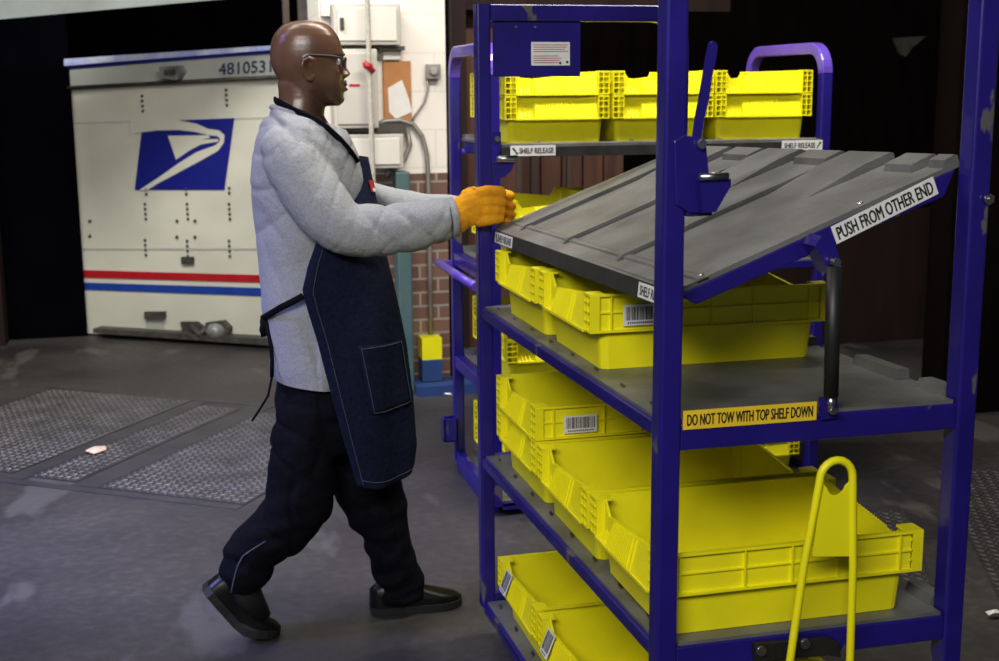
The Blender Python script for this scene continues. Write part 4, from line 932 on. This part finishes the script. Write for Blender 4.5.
pp = [at(266, 541, YC-.158), at(258, 546, YC-.160), at(250, 551, YC-.160), at(243, 556, YC-.160), at(238, 565, YC-.160), at(235, 575, YC-.158), at(232, 588, YC-.150), at(231, 593, YC-.145)]
mb.tube(pp, .0022, 6); mb.build('reflective_piping', M['stitch'], worker)

mb = MB(); mb.tube([at(239, 572, YC-.08), at(246, 594, YC-.078), at(262, 618, YC-.075)], [.050, .047, .030], 16); mb.build('sock', M['black'], worker)
mb = MB(); mb.tube([at(400, 580, YC+.02), at(401, 603, YC+.02)], [.050, .045], 16); mb.build('sock', M['black'], worker)
# --- shoes
def shoe(origin, pitch, name):
    """local u along foot (heel 0 .. toe .285), v up from sole, built then pitched about the toe"""
    rt = empty(name, (0, 0, 0)); rt.parent = worker
    def T(v):
        # toe part flexes at the ball of the foot when the heel is lifted
        u, y, w_ = v.x, v.y, v.z; p2 = pitch*.25; ub = .205
        def path(q):
            if q >= ub: return (-(.290-q)*math.cos(p2), (.290-q)*math.sin(p2), p2)
            f = (ub-q)/.20; x0, z0_ = -(.290-ub)*math.cos(p2), (.290-ub)*math.sin(p2)
            k_ = 8; x_, z_ = x0, z0_
            for i in range(k_):
                a_ = p2+(pitch-p2)*min(1, ((i+.5)/k_)*(ub-q)/.06); x_ -= (ub-q)/k_*math.cos(a_); z_ += (ub-q)/k_*math.sin(a_)
            return (x_, z_, p2+(pitch-p2)*min(1, (ub-q)/.06))
        x_, z_, a_ = path(u)
        return V((origin[0]+x_+w_*math.sin(a_), origin[1]+y, origin[2]+z_+w_*math.cos(a_)))
    rows = [(0, .022, .045, .080), (.02, .036, .04, .095), (.06, .039, .04, .105), (.10, .039, .04, .105), (.14, .042, .04, .088), (.18, .048, .04, .070), (.22, .050, .04, .057), (.25, .045, .04, .049), (.275, .032, .04, .040), (.290, .013, .038, .030)]
    mb = MB(); n = 16; R = []
    for u, hw, _, h in rows:
        R.append([V((u, hw*math.cos(PI*j/(n-1)), .020+(h-.020)*(math.sin(PI*j/(n-1))**.7))) for j in range(n)])
    vs = [p for r in R for p in r]; mb.add(vs, [[i*n+j, i*n+j+1, (i+1)*n+j+1, (i+1)*n+j] for i in range(len(R)-1) for j in range(n-1)], 0, True)
    mb.add(R[0], [list(range(n))], 0, True); mb.add(R[-1], [list(range(n))], 0, True)
    up = mb.build('upper', M['leather'], None, T); up.parent = rt
    mb = MB(); out = [(u, hw+.005) for u, hw, _, h in rows]; poly = [(u, y) for u, y in out]+[(u, -y) for u, y in out[::-1]]
    m_ = len(poly)
    def zb(u): return .0 if u < .22 else (u-.22)**2*1.0
    vs = [V((u, y, zb(u))) for u, y in poly]+[V((u, y, .024)) for u, y in poly]
    mb.add(vs, [[i, (i+1) % m_, m_+(i+1) % m_, m_+i] for i in range(m_)]+[list(range(m_))[::-1], list(range(m_, 2*m_))]); sl = mb.build('sole', M['sole'], None, T); sl.parent = rt
    mb = MB()
    for u in (.135, .155, .175): mb.tube([V((u, -.028, .050+(.175-u)*.6)), V((u, 0, .064+(.175-u)*.55)), V((u, .028, .050+(.175-u)*.6))], .003, 6)
    la = mb.build('laces', M['black'], None, T); la.parent = rt
    rt['label'] = None; del rt['label']
    return rt
h = at(461, 611, YC+.02); shoe((h.x, YC+.02, .001), 0, 'shoe')
toe = onfloor(278, 631); shoe((toe.x, YC-.075, .002), math.radians(54), 'shoe')

# --- apron
AR = [(157, 339, 366, .095), (170, 342.5, 368.5, .105), (185, 348, 371.5, .115), (200, 351, 374, .135), (215, 341, 377, .175), (240, 317, 381, .198), (265, 308, 386.5, .203), (291, 302, 392, .205), (315, 309, 397, .208), (340, 317, 402, .212), (390, 330, 408, .218), (440, 343.5, 412, .216), (475, 354, 409.5, .212), (485.5, 357, 408, .21)]
def apron_pt(f, t, off=0):
    """f row position 0..len-1, t 0..1 across from the near edge over the front to the far edge"""
    i = min(int(f), len(AR)-2); g = f-i; r = [AR[i][q]*(1-g)+AR[i+1][q]*g for q in range(4)]
    q = PI*t; hw = r[3]+off
    s = math.sin(q)**.80 if 0 < t < 1 else 0
    yp = r[0]
    ypf = yp-(30*(max(0, yp-430)/55))*s          # hem rises to the front
    # evaluate the near edge on its own plane and the front edge on the centre plane
    e = at(r[1], yp, YC-r[3]); fr = at(r[2], ypf, YC)
    y = -hw*math.copysign(abs(math.cos(q))**.8, math.cos(q))
    x = e.x+(fr.x+off-e.x)*s; z = e.z+(fr.z-e.z)*s
    fold = .009*math.sin(t*24+f*.5)*min(1, max(0, (f-5)/5)) + .004*noise.noise(V((x*9, y*9, z*5)))
    nx, ny = math.sin(q), -math.cos(q)
    return V((x+fold*nx, YC+y+fold*ny, z))
def patch(name, f0, f1, t0, t1, nf, nt, off, th, m_, parent, slant=0):
    mb = MB(); vs = []
    for o_ in (off, off+th):
        for i in range(nf+1):
            for j in range(nt+1):
                tt = t0+(t1-t0)*j/nt; ff = f0+(f1-f0)*i/nf+slant*(j/nt); vs.append(apron_pt(ff, tt, o_))
    N_ = (nf+1)*(nt+1); w_ = nt+1
    fs = []
    for i in range(nf):
        for j in range(nt):
            a = i*w_+j; fs += [(a, a+1, a+w_+1, a+w_), (N_+a, N_+a+w_, N_+a+w_+1, N_+a+1)]
    for i in range(nf): fs += [(i*w_, (i+1)*w_, N_+(i+1)*w_, N_+i*w_), (i*w_+nt, N_+i*w_+nt, N_+(i+1)*w_+nt, (i+1)*w_+nt)]
    for j in range(nt): fs += [(j, N_+j, N_+j+1, j+1), (nf*w_+j, nf*w_+j+1, N_+nf*w_+j+1, N_+nf*w_+j)]
    mb.add(vs, fs, 0, True); return mb.build(name, M[m_], parent)
apron = patch('apron', 0, len(AR)-1, 0, 1, 60, 48, .0, .004, 'denim', worker)
pocket = patch('pocket', 9.0, 10.35, .10, .34, 12, 10, .007, .003, 'denim', apron, -.25)
def stitchline(pts, par, r=.0009): mb = MB(); mb.tube(pts, r, 5); return mb.build('stitching', M['stitch'], par)
stitchline([apron_pt(4.6+i*(len(AR)-5.8)/40, .018, .006) for i in range(41)], apron)
stitchline([apron_pt(len(AR)-1.7, .02+.5*i/30, .006) for i in range(31)], apron)
stitchline([apron_pt(9.03+i*1.28/12, .108, .0125) for i in range(13)]+[apron_pt(10.31-.25*i/8, .108+.225*i/8, .0125) for i in range(9)]+[apron_pt(10.06-i*1.28/12, .333, .0125) for i in range(13)], pocket)
stitchline([apron_pt(9.06-.25*i/8, .108+.225*i/8, .0125) for i in range(9)], pocket)
bd = MB(); cpt = apron_pt(2.0, .30, .008)
bc = [apron_pt(1.6, .24, .007), apron_pt(1.6, .34, .007), apron_pt(2.35, .34, .007), apron_pt(2.35, .24, .007)]
nb = (bc[1]-bc[0]).cross(bc[3]-bc[0]).normalized()*.003
if nb.y > 0: nb = -nb
bd.prism(bc, nb); bdo = bd.build('bib_badge', M['red'], apron)
bd = MB(); b2 = [bc[3].lerp(bc[0], .3).lerp(bc[2].lerp(bc[1], .3), .25)+nb*1.2, bc[3].lerp(bc[0], .3).lerp(bc[2].lerp(bc[1], .3), .8)+nb*1.2, bc[3].lerp(bc[2], .8)+nb*1.2, bc[3].lerp(bc[2], .25)+nb*1.2]
bd.prism(b2, nb*.3); bd.build('badge_mark', M['white'], bdo)
# straps and ties
for s in (-1, 1):
    mb = MB(); Y_ = lambda px, py, d: V((at(px, py, YC).x, YC+s*d, at(px, py, YC).z))
    mb.tube([Y_(274.5, 99.5, .0), Y_(277, 101.5, .042), Y_(283, 105, .062), Y_(292, 110.0, .076), Y_(302, 114.5, .112), Y_(311, 119, .152), Y_(320, 126, .172), Y_(332, 137, .170), Y_(343, 149, .152), Y_(351, 160, .125)], [(.0095, .0035)]*11, 8, up=(0, 0, 1)); mb.build('neck_strap', M['trouser'], apron)
mb = MB(); W2 = lambda px, py, d: V((at(px, py, YC-d).x, YC-d, at(px, py, YC-d).z))
mb.tube([W2(303, 296, .205), W2(292, 302, .192), W2(280, 308, .165), W2(270, 314, .12), W2(263, 318, .06), W2(262, 319, 0)], [(.0095, .004)]*6, 8, up=(0, 0, 1)); mb.build('waist_tie', M['trouser'], apron)
mb = MB(); mb.ball(W2(264.5, 322, .05), (.014, .016, .018), 12); mb.tube([W2(265, 318, .06), W2(263, 330, .06), W2(265, 336, .06)], [(.011, .008)]*3, 8); mb.tube([W2(266, 322, .07), W2(271, 345, .09), W2(272, 360, .10), W2(272, 377, .10)], [(.006, .004)]*4, 8); mb.tube([W2(272, 377, .10), W2(268, 396, .10), W2(260, 409, .10), W2(252, 421, .10)], [(.0035, .002)]*4, 8); mb.build('tie_knot', M['trouser'], apron)
